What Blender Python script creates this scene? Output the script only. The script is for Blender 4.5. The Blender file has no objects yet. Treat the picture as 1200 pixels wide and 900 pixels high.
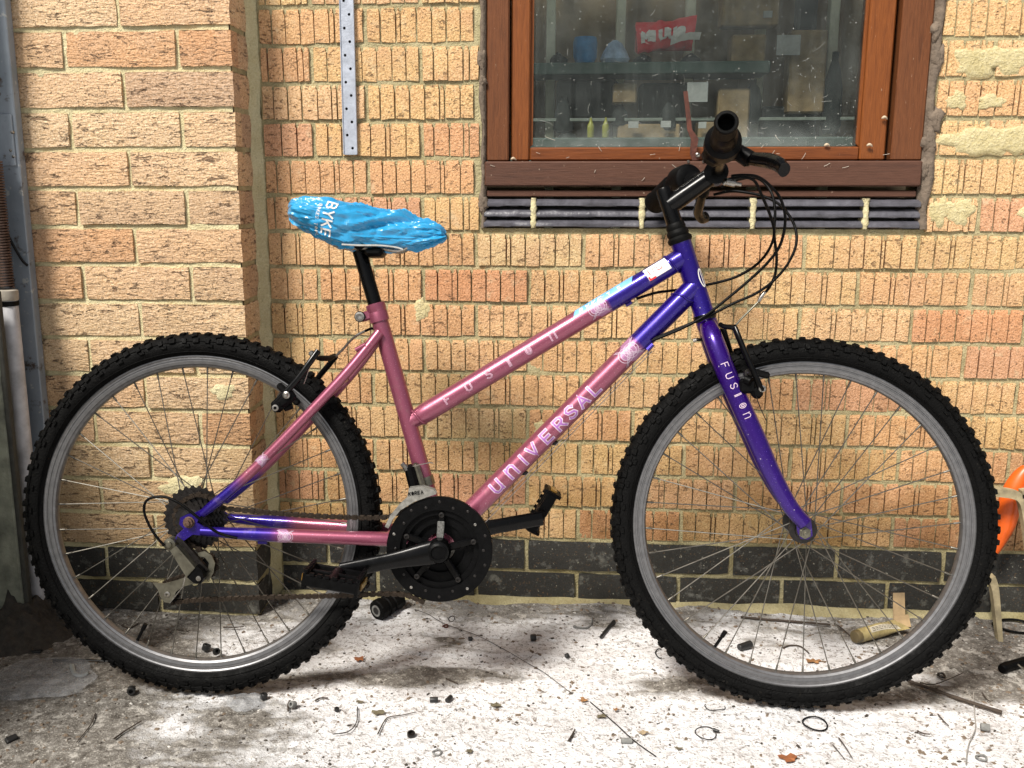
import bpy, math, random
import numpy as np
from mathutils import Matrix, Vector
from math import sin, cos, pi, radians, sqrt, atan2
random.seed(7); rng = np.random.default_rng(7)
S = bpy.context.scene; COL = S.collection
# ---------------------------------------------------------------- camera
cam = bpy.data.cameras.new('camera'); camo = bpy.data.objects.new('camera', cam); COL.objects.link(camo)
_f = Vector((sin(-0.07994)*cos(-0.20684), cos(-0.07994)*cos(-0.20684), sin(-0.20684)))
_r = Vector((cos(-0.07994), -sin(-0.07994), 0)); _u = _r.cross(_f)
camo.matrix_world = Matrix(((_r.x,_u.x,-_f.x,0.4032),(_r.y,_u.y,-_f.y,-2.0742),(_r.z,_u.z,-_f.z,0.9283),(0,0,0,1)))
cam.sensor_width = 36; cam.lens = 1153.1*36/1200; cam.shift_x = 33.686/1200; cam.shift_y = 5.379/1200
cam.clip_start = 0.05; cam.clip_end = 500
S.camera = camo
# ---------------------------------------------------------------- sky and sun (overcast daylight from front left)
SUN_EL, SUN_AZ = radians(50), radians(-146)      # direction the light comes from: azimuth clockwise from +Y
W = bpy.data.worlds.new('World'); S.world = W; W.use_nodes = True
nt = W.node_tree; nt.nodes.clear()
sky = nt.nodes.new('ShaderNodeTexSky'); sky.sky_type = 'NISHITA'; sky.sun_disc = False
sky.sun_elevation = SUN_EL; sky.sun_rotation = SUN_AZ; sky.air_density = 1.0; sky.dust_density = 3.0
hs = nt.nodes.new('ShaderNodeHueSaturation'); hs.inputs['Saturation'].default_value = 0.3
bg = nt.nodes.new('ShaderNodeBackground'); bg.inputs['Strength'].default_value = 0.05
wo = nt.nodes.new('ShaderNodeOutputWorld')
nt.links.new(sky.outputs[0], hs.inputs['Color']); nt.links.new(hs.outputs[0], bg.inputs[0]); nt.links.new(bg.outputs[0], wo.inputs[0])
sl = bpy.data.lights.new('sun', 'SUN'); sl.energy = 3.5; sl.angle = radians(14); sl.color = (1.0, 0.945, 0.865)
so = bpy.data.objects.new('sun', sl); COL.objects.link(so)
sd = Vector((sin(SUN_AZ)*cos(SUN_EL), cos(SUN_AZ)*cos(SUN_EL), sin(SUN_EL)))
so.rotation_euler = sd.to_track_quat('Z', 'Y').to_euler(); so.location = sd*6
S.view_settings.view_transform = 'Standard'; S.view_settings.look = 'None'
S.view_settings.exposure = 0.85; S.view_settings.gamma = 1
S.render.engine = 'CYCLES'
# ---------------------------------------------------------------- helpers
def srgb(r, g, b):
    return tuple(((c/255)/12.92 if c/255 <= .04045 else ((c/255+.055)/1.055)**2.4) for c in (r, g, b)) + (1,)

class NT:
    def __init__(s, name):
        s.m = bpy.data.materials.new(name); s.m.use_nodes = True; s.t = s.m.node_tree
        s.b = s.t.nodes['Principled BSDF']; s.out = s.t.nodes['Material Output']
    def n(s, typ, **kw):
        o = s.t.nodes.new(typ)
        for k, v in kw.items():
            if k in o.inputs.keys(): o.inputs[k].default_value = v
            else: setattr(o, k, v)
        return o
    def l(s, a, b): s.t.links.new(a, b)
    def coord(s, kind='Object', rnd=False, scale=None):
        c = s.n('ShaderNodeTexCoord').outputs[kind]
        if rnd:
            oi = s.n('ShaderNodeObjectInfo'); mu = s.n('ShaderNodeMath', operation='MULTIPLY'); mu.inputs[1].default_value = 57.3
            s.l(oi.outputs['Random'], mu.inputs[0])
            ad = s.n('ShaderNodeVectorMath', operation='ADD'); s.l(c, ad.inputs[0]); s.l(mu.outputs[0], ad.inputs[1]); c = ad.outputs[0]
        if scale:
            mp = s.n('ShaderNodeVectorMath', operation='MULTIPLY'); s.l(c, mp.inputs[0]); mp.inputs[1].default_value = scale; c = mp.outputs[0]
        return c
    def noise(s, vec, scale, detail=4, rough=.55, dist=0):
        o = s.n('ShaderNodeTexNoise'); o.inputs['Scale'].default_value = scale; o.inputs['Detail'].default_value = detail
        o.inputs['Roughness'].default_value = rough; o.inputs['Distortion'].default_value = dist
        if vec is not None: s.l(vec, o.inputs['Vector'])
        return o.outputs['Fac']
    def ramp(s, fac, stops, interp='LINEAR'):
        o = s.n('ShaderNodeValToRGB'); o.color_ramp.interpolation = interp
        e = o.color_ramp.elements
        while len(e) < len(stops): e.new(.5)
        for i, (p, c) in enumerate(stops):
            e[i].position = p; e[i].color = c if len(c) == 4 else tuple(c)+(1,)
        s.l(fac, o.inputs[0]); return o.outputs[0]
    def step(s, fac, a, b):
        o = s.n('ShaderNodeMapRange'); o.inputs[1].default_value = a; o.inputs[2].default_value = b; o.clamp = True
        s.l(fac, o.inputs[0]); return o.outputs[0]
    def mix(s, fac, a, b, blend='MIX'):
        o = s.n('ShaderNodeMixRGB', blend_type=blend)
        for i, v in enumerate((fac, a, b)):
            if isinstance(v, (int, float)): o.inputs[i].default_value = v
            elif isinstance(v, tuple): o.inputs[i].default_value = v
            else: s.l(v, o.inputs[i])
        return o.outputs[0]
    def math(s, op, a, b=0.0):
        o = s.n('ShaderNodeMath', operation=op)
        for i, v in enumerate((a, b)):
            if isinstance(v, (int, float)): o.inputs[i].default_value = v
            else: s.l(v, o.inputs[i])
        return o.outputs[0]
    def bump(s, h, dist, strength=1.0, prev=None):
        o = s.n('ShaderNodeBump'); o.inputs['Distance'].default_value = dist; o.inputs['Strength'].default_value = strength
        s.l(h, o.inputs['Height'])
        if prev is not None: s.l(prev, o.inputs['Normal'])
        return o.outputs[0]
    def fin(s, color=None, rough=None, normal=None, metal=None, **kw):
        b = s.b
        for k, v in (('Base Color', color), ('Roughness', rough), ('Normal', normal), ('Metallic', metal)):
            if v is None: continue
            if isinstance(v, (int, float, tuple)): b.inputs[k].default_value = v
            else: s.l(v, b.inputs[k])
        for k, v in kw.items(): b.inputs[k.replace('_', ' ')].default_value = v
        return s.m

def simple(name, col, rough=.5, metal=0, var=.25, sc=60, bump=0, bsc=200, rnd=False, **kw):
    t = NT(name); c = t.coord(rnd=rnd)
    n = t.noise(c, sc, 5, .6)
    dark = tuple(x*(1-var) for x in col[:3])+(1,); lite = tuple(min(1, x*(1+var*.6)) for x in col[:3])+(1,)
    cc = t.ramp(n, [(.3, dark), (.7, lite)])
    rr = t.step(n, .2, .9); rr = t.math('MULTIPLY_ADD', rr, .25); rr.node.inputs[2].default_value = max(.03, rough-.12)
    nm = t.bump(t.noise(c, bsc, 3), bump) if bump else None
    return t.fin(cc, rr, nm, metal, **kw)

class MB:
    def __init__(s): s.V = []; s.F = []; s.C = []; s.UV = None
    def add(s, V, F, C=None):
        n = len(s.V); s.V += [tuple(map(float, v)) for v in V]; s.F += [tuple(i+n for i in f) for f in F]
        s.C += list(C) if C is not None else [0.0]*len(V)
        return s
    def box(s, c, sz, M=None, j=0):
        V = []
        for z in (-.5, .5):
            for x, y in ((-.5, -.5), (.5, -.5), (.5, .5), (-.5, .5)):
                p = Vector((x*sz[0], y*sz[1], z*sz[2]))
                if j: p += Vector((random.uniform(-j, j), random.uniform(-j, j), random.uniform(-j, j)))
                if M is not None: p = M @ p
                V.append(p+Vector(c))
        return s.add(V, [(3,2,1,0),(4,5,6,7),(0,1,5,4),(1,2,6,5),(2,3,7,6),(3,0,4,7)])
    def bbox(s, c, sz, b, M=None):
        # box with chamfered edges
        V = []; hx, hy, hz = [v/2 for v in sz]; b = min(b, hx*.9, hy*.9, hz*.9)
        lv = [(-hz, b), (-hz+b, 0), (hz-b, 0), (hz, b)]
        for z, o in lv:
            x, y = hx-o, hy-o; k = b if o == 0 else b*.5
            for p in ((-x+k,-y),(x-k,-y),(x,-y+k),(x,y-k),(x-k,y),(-x+k,y),(-x,y-k),(-x,-y+k)):
                q = Vector((p[0], p[1], z)); V.append((M @ q if M is not None else q)+Vector(c))
        F = [tuple(range(7, -1, -1)), tuple(range(24, 32))]
        for r in range(3):
            for i in range(8): F.append((r*8+i, r*8+(i+1) % 8, r*8+8+(i+1) % 8, r*8+8+i))
        return s.add(V, F)
    def tube(s, path, rad, seg=10, cap=True, col=None, flat=None, closed=False, ref=None):
        P = [Vector(p) for p in path]; n = len(P); R = rad if hasattr(rad, '__len__') else [rad]*n
        V = []; C = []; nrm = None
        for i in range(n):
            if closed: t = (P[(i+1) % n]-P[i-1])
            else: t = (P[min(i+1, n-1)]-P[max(i-1, 0)])
            t.normalize()
            if nrm is None:
                a = Vector(ref) if ref else (Vector((0, 0, 1)) if abs(t.z) < .9 else Vector((1, 0, 0)))
                nrm = (a-t*a.dot(t)).normalized()
            else: nrm = (nrm-t*nrm.dot(t)).normalized()
            b = t.cross(nrm)
            for k in range(seg):
                a = 2*pi*k/seg; e = nrm*cos(a)*(flat or 1)+b*sin(a)
                V.append(P[i]+e*R[i]); C.append(col[i] if col is not None else 0.0)
        F = []
        m = n if closed else n-1
        for i in range(m):
            for k in range(seg):
                F.append((i*seg+k, i*seg+(k+1) % seg, ((i+1) % n)*seg+(k+1) % seg, ((i+1) % n)*seg+k))
        if cap and not closed: F += [tuple(range(seg-1, -1, -1)), tuple(range((n-1)*seg, n*seg))]
        return s.add(V, F, C)
    def lathe(s, c, axis, prof, seg=32, closed=False):
        # prof: (radius, along-axis) pairs
        ax = Vector(axis).normalized(); a = Vector((0,0,1)) if abs(ax.z) < .9 else Vector((1,0,0))
        u = (a-ax*a.dot(ax)).normalized(); v = ax.cross(u); c = Vector(c); V = []
        for r, h in prof:
            for k in range(seg):
                t = 2*pi*k/seg; V.append(c+ax*h+(u*cos(t)+v*sin(t))*r)
        F = []; n = len(prof)
        for i in range(n if closed else n-1):
            for k in range(seg):
                F.append((i*seg+k, i*seg+(k+1) % seg, ((i+1) % n)*seg+(k+1) % seg, ((i+1) % n)*seg+k))
        if not closed: F += [tuple(range(seg-1, -1, -1)), tuple(range((n-1)*seg, n*seg))]
        return s.add(V, F)
    def prism(s, poly, y0, y1):
        # polygon in the x-z plane given as (x, z), extruded along y
        n = len(poly); V = [(p[0], y0, p[1]) for p in poly]+[(p[0], y1, p[1]) for p in poly]
        F = [tuple(range(n)), tuple(range(2*n-1, n-1, -1))]+[(i, i+n, (i+1) % n+n, (i+1) % n) for i in range(n)]
        return s.add(V, F)
    def build(s, name, mat, parent=None, smooth=35, tf=None, mesh_only=False):
        me = bpy.data.meshes.new(name)
        V = s.V if tf is None else [tuple(tf(Vector(v))) for v in s.V]
        me.from_pydata(V, [], s.F)
        if any(s.C):
            a = me.attributes.new('mask', 'FLOAT', 'POINT'); a.data.foreach_set('value', s.C)
        for m in (mat if isinstance(mat, (list, tuple)) else [mat]): me.materials.append(m)
        import bmesh
        bm = bmesh.new(); bm.from_mesh(me); bmesh.ops.recalc_face_normals(bm, faces=bm.faces); bm.to_mesh(me); bm.free()
        if smooth:
            me.shade_smooth(); me.set_sharp_from_angle(angle=radians(smooth))
        if mesh_only: return me
        return obj(name, me, parent)
def obj(name, me, parent=None, loc=None):
    o = bpy.data.objects.new(name, me); COL.objects.link(o)
    if parent is not None: o.parent = parent
    if loc is not None: o.location = loc
    return o
def empty(name, loc=(0, 0, 0)):
    o = bpy.data.objects.new(name, None); o.empty_display_size = .05; COL.objects.link(o); o.location = loc; return o
def tag(o, label=None, cat=None, group=None, kind=None):
    if label: o['label'] = label
    if cat: o['category'] = cat
    if group: o['group'] = group
    if kind: o['kind'] = kind
    return o
def origin(o):
    # put a top-level mesh's origin at the centre of its base
    vs = [v.co for v in o.data.vertices]
    c = Vector((sum(v.x for v in vs)/len(vs), sum(v.y for v in vs)/len(vs), min(v.z for v in vs)))
    o.data.transform(Matrix.Translation(-c)); o.location = c; return o
# numpy value noise
_L = rng.random((64, 64, 64))
def vn(x, y, z=0.0):
    x, y, z = np.broadcast_arrays(np.asarray(x, float), np.asarray(y, float), np.asarray(z, float))
    xi, yi, zi = np.floor(x).astype(int), np.floor(y).astype(int), np.floor(z).astype(int)
    f = [(t-np.floor(t)) for t in (x, y, z)]; f = [t*t*(3-2*t) for t in f]
    r = 0
    for a in (0, 1):
        for b in (0, 1):
            for c in (0, 1):
                w = (f[0] if a else 1-f[0])*(f[1] if b else 1-f[1])*(f[2] if c else 1-f[2])
                r = r+w*_L[(xi+a) & 63, (yi+b) & 63, (zi+c) & 63]
    return r*2-1
def fbm(x, y, z=0.0, o=4, g=.5):
    s = 0; a = 1; n = 0
    for i in range(o):
        s = s+a*vn(np.asarray(x)*2**i+i*7.3, np.asarray(y)*2**i+i*3.1, np.asarray(z)*2**i+i*1.7); n += a; a *= g
    return s/n
def grid_mesh(name, xs, ys, fn, mat, parent=None, flip=False, mask=None):
    X, Yg = np.meshgrid(xs, ys); P = fn(X, Yg); nx, ny = len(xs), len(ys)
    V = np.stack([a.ravel() for a in P], 1)
    i = (np.arange(ny-1)[:, None]*nx+np.arange(nx-1)[None, :]).ravel()
    F = np.stack([i, i+1, i+nx+1, i+nx], 1)
    if flip: F = F[:, ::-1]
    me = bpy.data.meshes.new(name); me.from_pydata(V.tolist(), [], F.tolist())
    if mask is not None:
        for k, arr in mask.items():
            a = me.attributes.new(k, 'FLOAT', 'POINT'); a.data.foreach_set('value', arr(X, Yg).ravel().astype(float))
    me.materials.append(mat); me.shade_smooth()
    return obj(name, me, parent)
def smst(a, b, x):
    t = np.clip((x-a)/(b-a), 0, 1); return t*t*(3-2*t)
def catmull(P, k=6, closed=False):
    P = [Vector(p) for p in P]; n = len(P); out = []
    for i in range(n if closed else n-1):
        if closed: a, b, c, d = P[i-1], P[i], P[(i+1) % n], P[(i+2) % n]
        else: a, b, c, d = P[max(i-1, 0)], P[i], P[i+1], P[min(i+2, n-1)]
        for j in range(k):
            t = j/k; out.append(.5*((2*b)+(c-a)*t+(2*a-5*b+4*c-d)*t*t+(3*b-a-3*c+d)*t**3))
    if not closed: out.append(P[-1])
    return out
# ---- lettering drawn as thin ribbons laid on a surface
GL = {
 'u': [[(0,1),(0,.3),(.15,.03),(.4,0),(.7,.1),(.8,.3)],[(.8,1),(.8,0)]],
 'n': [[(0,0),(0,1)],[(0,.75),(.3,1),(.6,1),(.8,.8),(.8,0)]],
 'i': [[(.1,0),(.1,.72)],[(.1,.92),(.1,1.0)]],
 'V': [[(0,1),(.4,0),(.8,1)]], 'E': [[(.7,1),(0,1),(0,0),(.7,0)],[(0,.5),(.6,.5)]],
 'R': [[(0,0),(0,1),(.55,1),(.75,.85),(.75,.65),(.55,.48),(0,.48)],[(.4,.48),(.8,0)]],
 'S': [[(.75,.85),(.55,1),(.2,1),(0,.8),(.1,.58),(.65,.42),(.75,.2),(.55,0),(.2,0),(0,.15)]],
 'A': [[(0,0),(.42,1),(.84,0)],[(.18,.35),(.66,.35)]], 'L': [[(0,1),(0,0),(.7,0)]],
 'F': [[(0,0),(0,1),(.7,1)],[(0,.5),(.55,.5)]], 'U': [[(0,1),(0,.2),(.2,0),(.6,0),(.8,.2),(.8,1)]],
 'I': [[(.1,0),(.1,1)],[(.3,0),(.3,1)]],
 'o': [[(.4+.4*cos(t*pi/6), .5+.5*sin(t*pi/6)) for t in range(13)],[(.4+.18*cos(t*pi/4), .5+.22*sin(t*pi/4)) for t in range(9)]],
 'B': [[(0,0),(0,1),(.5,1),(.7,.85),(.7,.65),(.5,.52),(0,.52)],[(.5,.52),(.78,.38),(.78,.15),(.55,0),(0,0)]],
 'Y': [[(0,1),(.4,.5),(.8,1)],[(.4,.5),(.4,0)]], 'K': [[(0,0),(0,1)],[(.75,1),(.05,.45)],[(.3,.62),(.8,0)]],
 'T': [[(0,1),(.8,1)],[(.4,1),(.4,0)]], 'M': [[(0,0),(0,1),(.45,.3),(.9,1),(.9,0)]], 'O': [[(.4+.4*cos(t*pi/6), .5+.5*sin(t*pi/6)) for t in range(13)]],
}
def ribbon(mb, pts, w, mp, off, sub=.004):
    q = []
    for a, b in zip(pts[:-1], pts[1:]):
        d = sqrt((a[0]-b[0])**2+(a[1]-b[1])**2); k = max(1, int(d/sub))
        for j in range(k): q.append((a[0]+(b[0]-a[0])*j/k, a[1]+(b[1]-a[1])*j/k))
    q.append(pts[-1]); n = len(q)
    closed = sqrt((q[0][0]-q[-1][0])**2+(q[0][1]-q[-1][1])**2) < 1e-6
    V = []
    for i in range(n):
        a = q[i-1] if i else (q[-2] if closed else None); b = q[i+1] if i < n-1 else (q[1] if closed else None)
        d1 = None if a is None else Vector((q[i][0]-a[0], q[i][1]-a[1])).normalized()
        d2 = None if b is None else Vector((b[0]-q[i][0], b[1]-q[i][1])).normalized()
        d1 = d1 or d2; d2 = d2 or d1
        t = (d1+d2); t = t.normalized() if t.length > 1e-6 else d1
        m = Vector((-t.y, t.x)); k = w/2/max(.5, m.dot(Vector((-d1.y, d1.x))))
        e = Vector(q[i])
        if a is None: e = e-d1*w/2
        if b is None: e = e+d1*w/2
        V += [mp(e.x+m.x*k, e.y+m.y*k, off), mp(e.x-m.x*k, e.y-m.y*k, off)]
    mb.add(V, [(2*i, 2*i+1, 2*i+3, 2*i+2) for i in range(n-1)])
def letters(mb, text, s0, w0, h, mp, wd, off, pitch, wide=1.0, turn=False, sub=.004):
    # turn: letters rotated 90 degrees clockwise so that they read down the path
    for k, ch in enumerate(text):
        if ch == ' ' or ch not in GL: continue
        o = s0+k*pitch if not hasattr(pitch, '__len__') else s0+pitch[k]
        for st in GL[ch]:
            ribbon(mb, [(o+x*h*wide, w0+y*h) for x, y in st], wd, mp, off, sub)
def on_tube(P0, P1, r, face=(0, -1, 0), phi=0.0, flip=1):
    P0, P1 = Vector(P0), Vector(P1); t = (P1-P0).normalized(); n = Vector(face); n = (n-t*n.dot(t)).normalized(); b = t.cross(n)*-flip
    rr = r if callable(r) else (lambda s: r)
    def mp(s, w, off):
        R = rr(s); a = w/R+phi; return P0+t*s+(n*cos(a)+b*sin(a))*(R+off)
    return mp
# ---------------------------------------------------------------- materials
def brick_mat(name, stops, kind, dirt=.5):
    t = NT(name); oi = t.n('ShaderNodeObjectInfo'); c = t.coord(rnd=True)
    base = t.ramp(oi.outputs['Random'], stops)
    big = t.noise(c, 14, 3); base = t.mix(t.step(big, .35, .75), base, t.mix(.55, base, stops[-1][1]))
    fine = t.noise(c, 320, 4, .65); base = t.mix(t.step(fine, .38, .62), t.mix(1, base, (.67,.58,.47,1), 'MULTIPLY'), base)
    pit = t.noise(c, 190, 2, .5); pm = t.step(pit, .635, .675)
    base = t.mix(t.math('MULTIPLY', pm, .75), base, (.10,.06,.03,1))
    if kind == 'drag':
        cs = t.coord(rnd=True, scale=(38, 38, 150)); cr = t.noise(cs, 1.0, 4, .6, .6)
        lm = t.step(cr, .585, .63); zn = t.noise(c, 30, 2); lm = t.math('MULTIPLY', lm, t.step(zn, .42, .58))
        base = t.mix(t.math('MULTIPLY', lm, .8), base, (.16,.09,.05,1))
        h = t.math('SUBTRACT', t.math('MULTIPLY_ADD', t.noise(c, 160, 4, .6), .35), t.math('MULTIPLY', lm, 1.0))
        h2 = t.noise(t.coord(rnd=True, scale=(60, 60, 210)), 1.0, 3, .6)
        nm = t.bump(h2, .005, 1); nm = t.bump(h, .006, 1, nm)
    elif kind == 'rib':
        st = t.noise(t.coord(rnd=True, scale=(70, 70, 160)), 1.0, 3, .6)
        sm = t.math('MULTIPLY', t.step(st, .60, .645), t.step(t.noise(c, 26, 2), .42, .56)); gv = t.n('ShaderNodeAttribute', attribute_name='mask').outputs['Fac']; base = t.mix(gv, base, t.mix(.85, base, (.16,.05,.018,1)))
        base = t.mix(t.math('MULTIPLY', sm, .7), base, (.16,.085,.04,1))
        pale = t.step(t.noise(c, 34, 4, .6), .60, .70); base = t.mix(t.math('MULTIPLY', pale, .35), base, (.62,.52,.34,1))
        h = t.math('SUBTRACT', t.noise(c, 240, 4, .6), t.math('MULTIPLY', sm, .8)); nm = t.bump(h, .0032, 1)
    else:
        ef = t.noise(c, 40, 5, .65); base = t.mix(t.step(ef, .56, .74), base, (.17,.17,.155,1))
        sp = t.noise(c, 130, 3, .6); base = t.mix(t.step(sp, .66, .72), base, (.34,.33,.28,1))
        nm = t.bump(t.noise(c, 150, 4, .6), .0015, 1)
    # grime patches, and the wall's fading light painted as darkening towards the foot
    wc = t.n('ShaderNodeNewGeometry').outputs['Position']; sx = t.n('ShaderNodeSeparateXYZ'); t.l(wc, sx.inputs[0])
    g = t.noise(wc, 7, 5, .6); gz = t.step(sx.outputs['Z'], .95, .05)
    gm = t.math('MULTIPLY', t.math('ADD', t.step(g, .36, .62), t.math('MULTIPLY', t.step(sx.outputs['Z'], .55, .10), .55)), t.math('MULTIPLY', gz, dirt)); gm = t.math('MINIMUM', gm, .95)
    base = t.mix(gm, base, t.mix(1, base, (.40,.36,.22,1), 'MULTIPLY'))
    return t.fin(base, .9, nm, 0)
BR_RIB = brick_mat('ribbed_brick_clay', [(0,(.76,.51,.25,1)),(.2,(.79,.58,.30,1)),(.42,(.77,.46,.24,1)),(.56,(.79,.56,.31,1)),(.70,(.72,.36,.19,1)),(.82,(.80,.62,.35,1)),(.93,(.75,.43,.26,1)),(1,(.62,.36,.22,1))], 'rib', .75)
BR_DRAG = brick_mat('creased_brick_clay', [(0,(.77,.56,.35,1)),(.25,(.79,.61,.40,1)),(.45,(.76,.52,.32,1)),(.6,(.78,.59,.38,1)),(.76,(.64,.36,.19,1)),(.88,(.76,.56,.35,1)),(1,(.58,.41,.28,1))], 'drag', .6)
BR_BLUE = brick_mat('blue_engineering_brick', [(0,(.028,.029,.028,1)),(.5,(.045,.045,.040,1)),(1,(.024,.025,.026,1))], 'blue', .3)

def mortar_mat(name, a, b, dk):
    t = NT(name); c = t.coord('Object'); n = t.noise(c, 18, 5, .6); f = t.noise(c, 260, 4, .65)
    col = t.ramp(n, [(.3, a), (.7, b)]); col = t.mix(t.step(f, .3, .7), t.mix(1, col, dk, 'MULTIPLY'), col)
    pit = t.noise(c, 120, 3, .6); col = t.mix(t.math('MULTIPLY', t.step(pit, .68, .74), .6), col, (.09,.075,.04,1))
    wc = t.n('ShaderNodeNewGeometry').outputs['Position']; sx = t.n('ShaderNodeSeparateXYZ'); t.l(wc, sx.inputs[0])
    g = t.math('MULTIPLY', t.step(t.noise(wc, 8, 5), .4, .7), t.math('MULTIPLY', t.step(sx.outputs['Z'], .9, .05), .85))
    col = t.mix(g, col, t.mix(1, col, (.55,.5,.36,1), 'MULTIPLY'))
    return t.fin(col, .95, t.bump(t.math('ADD', f, t.noise(c, 90, 3)), .004), 0)
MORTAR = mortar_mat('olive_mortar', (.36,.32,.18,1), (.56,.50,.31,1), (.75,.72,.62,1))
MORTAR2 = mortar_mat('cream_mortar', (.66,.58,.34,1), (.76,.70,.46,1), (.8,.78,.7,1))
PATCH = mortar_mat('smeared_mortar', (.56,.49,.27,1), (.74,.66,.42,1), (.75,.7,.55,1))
SEAL = simple('brown_sealing_mortar', (.15,.115,.085,1), .9, 0, .4, 50, .003, 120)

def wood_mat(name, c1, c2, axis, rough=.45, scr=.3):
    t = NT(name); sc = [9, 9, 9]; sc[axis] = .6; c = t.coord('Object', scale=tuple(s*9 for s in sc))
    g = t.noise(c, 1.0, 6, .7, .8); col = t.ramp(g, [(.25, c1), (.5, c2), (.75, c1)])
    d = t.coord('Object', scale=tuple(s*55 for s in sc)); f = t.noise(d, 1.0, 3)
    col = t.mix(t.step(f, .3, .8), t.mix(1, col, (.7,.65,.6,1), 'MULTIPLY'), col)
    s = t.noise(t.coord('Object', scale=(180, 180, 60)), 1.0, 3, .6); col = t.mix(t.math('MULTIPLY', t.step(s, .69, .74), scr), col, (.55,.42,.3,1))
    return t.fin(col, rough, t.bump(f, .0006), 0, Specular_IOR_Level=.35)
WOOD_F = wood_mat('stained_frame_wood', (.085,.030,.011,1), (.165,.058,.020,1), 2)
WOOD_S = wood_mat('bright_sash_wood', (.130,.036,.007,1), (.23,.070,.014,1), 2)
WOOD_SH = wood_mat('bright_sash_rail_wood', (.105,.028,.006,1), (.19,.055,.012,1), 0)
WOOD_L = wood_mat('weathered_sill_wood', (.062,.027,.017,1), (.105,.046,.028,1), 0, .6, .6)
TILE = simple('dark_clay_tile', (.085,.083,.098,1), .36, 0, .4, 30, .001, 160)
GALV = simple('galvanised_steel', (.50,.54,.62,1), .42, .55, .15, 70, .0003, 300)
RUST = simple('rusty_iron', (.10,.032,.020,1), .8, .1, .5, 90, .001, 250)
STEELP = None
t = NT('grey_blue_painted_steel'); c = t.coord(); n = t.noise(c, 26, 6, .65); n2 = t.noise(c, 9, 4, .6)
cc = t.ramp(n2, [(.3, (.20,.235,.27,1)), (.7, (.30,.34,.39,1))]); cc = t.mix(t.step(n, .60, .68), cc, (.07,.05,.04,1))
cc = t.mix(t.step(t.noise(c, 60, 4), .64, .70), cc, (.42,.43,.42,1)); STEELP = t.fin(cc, .5, t.bump(n, .001), .1)
PIPE = simple('grey_plastic_pipe', (.52,.52,.54,1), .45, 0, .35, 22)
PANEL = simple('mossy_concrete_panel', (.25,.26,.20,1), .9, 0, .7, 14, .003, 90)
BLACK = simple('black_anodised_metal', (.002,.002,.0022,1), .24, 0, .3, 60, Specular_IOR_Level=.2)
BLACKP = simple('black_plastic', (.002,.002,.0022,1), .45, 0, .35, 90, .0004, 250, Specular_IOR_Level=.10)
RUBBER = simple('black_rubber', (.002,.002,.002,1), .6, 0, .4, 120, .0005, 300, Specular_IOR_Level=.12)
DARKM = simple('greasy_dark_steel', (.008,.006,.005,1), .42, .2, .5, 160, .0004, 400)
CHROME = simple('worn_chrome', (.36,.34,.31,1), .3, .95, .3, 120)
DERAIL = simple('satin_grey_alloy', (.19,.18,.14,1), .34, .85, .3, 70)
t = NT('aluminium_rim'); c = t.coord(); n = t.noise(c, 90, 5, .6)
RIM = t.fin(t.ramp(n, [(.35, (.15,.15,.155,1)), (.65, (.20,.20,.205,1))]), .36, None, .75)
SPOKE = simple('spoke_steel', (.15,.14,.12,1), .42, .85, .3, 50)
t = NT('tyre_rubber'); c = t.coord(); n = t.noise(c, 60, 5, .65); n3 = t.noise(c, 300, 3)
cc = t.ramp(n, [(.35, (.0014,.0014,.0014,1)), (.64, (.0028,.0028,.0028,1)), (.80, (.035,.032,.027,1))])
TYRE = t.fin(cc, t.step(n, .0, .75), t.bump(n3, .0016), 0, Specular_IOR_Level=.10)
t = NT('two_tone_metallic_frame_paint'); at = t.n('ShaderNodeAttribute', attribute_name='mask'); c = t.coord()
vo = t.n('ShaderNodeTexVoronoi'); vo.inputs['Scale'].default_value = 900; t.l(c, vo.inputs['Vector'])
sp = t.step(t.noise(c, 520, 2), .64, .76)
pink = t.mix(sp, (.26,.065,.11,1), (.55,.26,.36,1)); pur = t.mix(sp, (.012,.0005,.17,1), (.09,.06,.58,1))
dirt = t.step(t.noise(c, 38, 6, .7), .56, .72)
cc = t.mix(at.outputs['Fac'], pink, pur); cc = t.mix(t.math('MULTIPLY', dirt, .35), cc, (.20,.14,.12,1))
chip = t.step(t.noise(c, 210, 2, .4), .775, .79); cc = t.mix(chip, cc, (.6,.55,.55,1))
PAINT = t.fin(cc, t.math('MULTIPLY_ADD', dirt, .25), None, .55, Coat_Weight=.45, Coat_Roughness=.08)
PAINT.node_tree.nodes['Principled BSDF'].inputs['Roughness'].links[0].from_node.inputs[2].default_value = .33
t = NT('violet_fork_paint'); c = t.coord(); sp = t.step(t.noise(c, 520, 2), .64, .76)
cc = t.mix(sp, (.024,.0005,.15,1), (.15,.08,.52,1)); dirt = t.step(t.noise(c, 45, 6, .7), .60, .74)
cc = t.mix(t.math('MULTIPLY', dirt, .3), cc, (.10,.08,.10,1)); chip = t.step(t.noise(c, 170, 2, .4), .755, .77); cc = t.mix(chip, cc, (.5,.45,.5,1))
PAINTF = t.fin(cc, .28, None, .5, Coat_Weight=.45, Coat_Roughness=.08)
WHITE = simple('white_print', (.56,.43,.54,1), .4, 0, .15, 200)
LILAC = simple('lilac_print', (.34,.13,.42,1), .4, 0, .25, 200)
PALEPINK = simple('pale_pink_print', (.36,.17,.30,1), .4, .2, .2, 200)
SKYB = simple('light_blue_sticker', (.16,.40,.72,1), .4, 0, .15, 60)
RED = simple('red_print', (.65,.035,.04,1), .4, 0, .15, 60)
PAPER = simple('white_paper', (.75,.73,.70,1), .7, 0, .12, 80)
AMBER = simple('amber_reflector', (.16,.085,.015,1), .2, 0, .3, 300)
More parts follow.
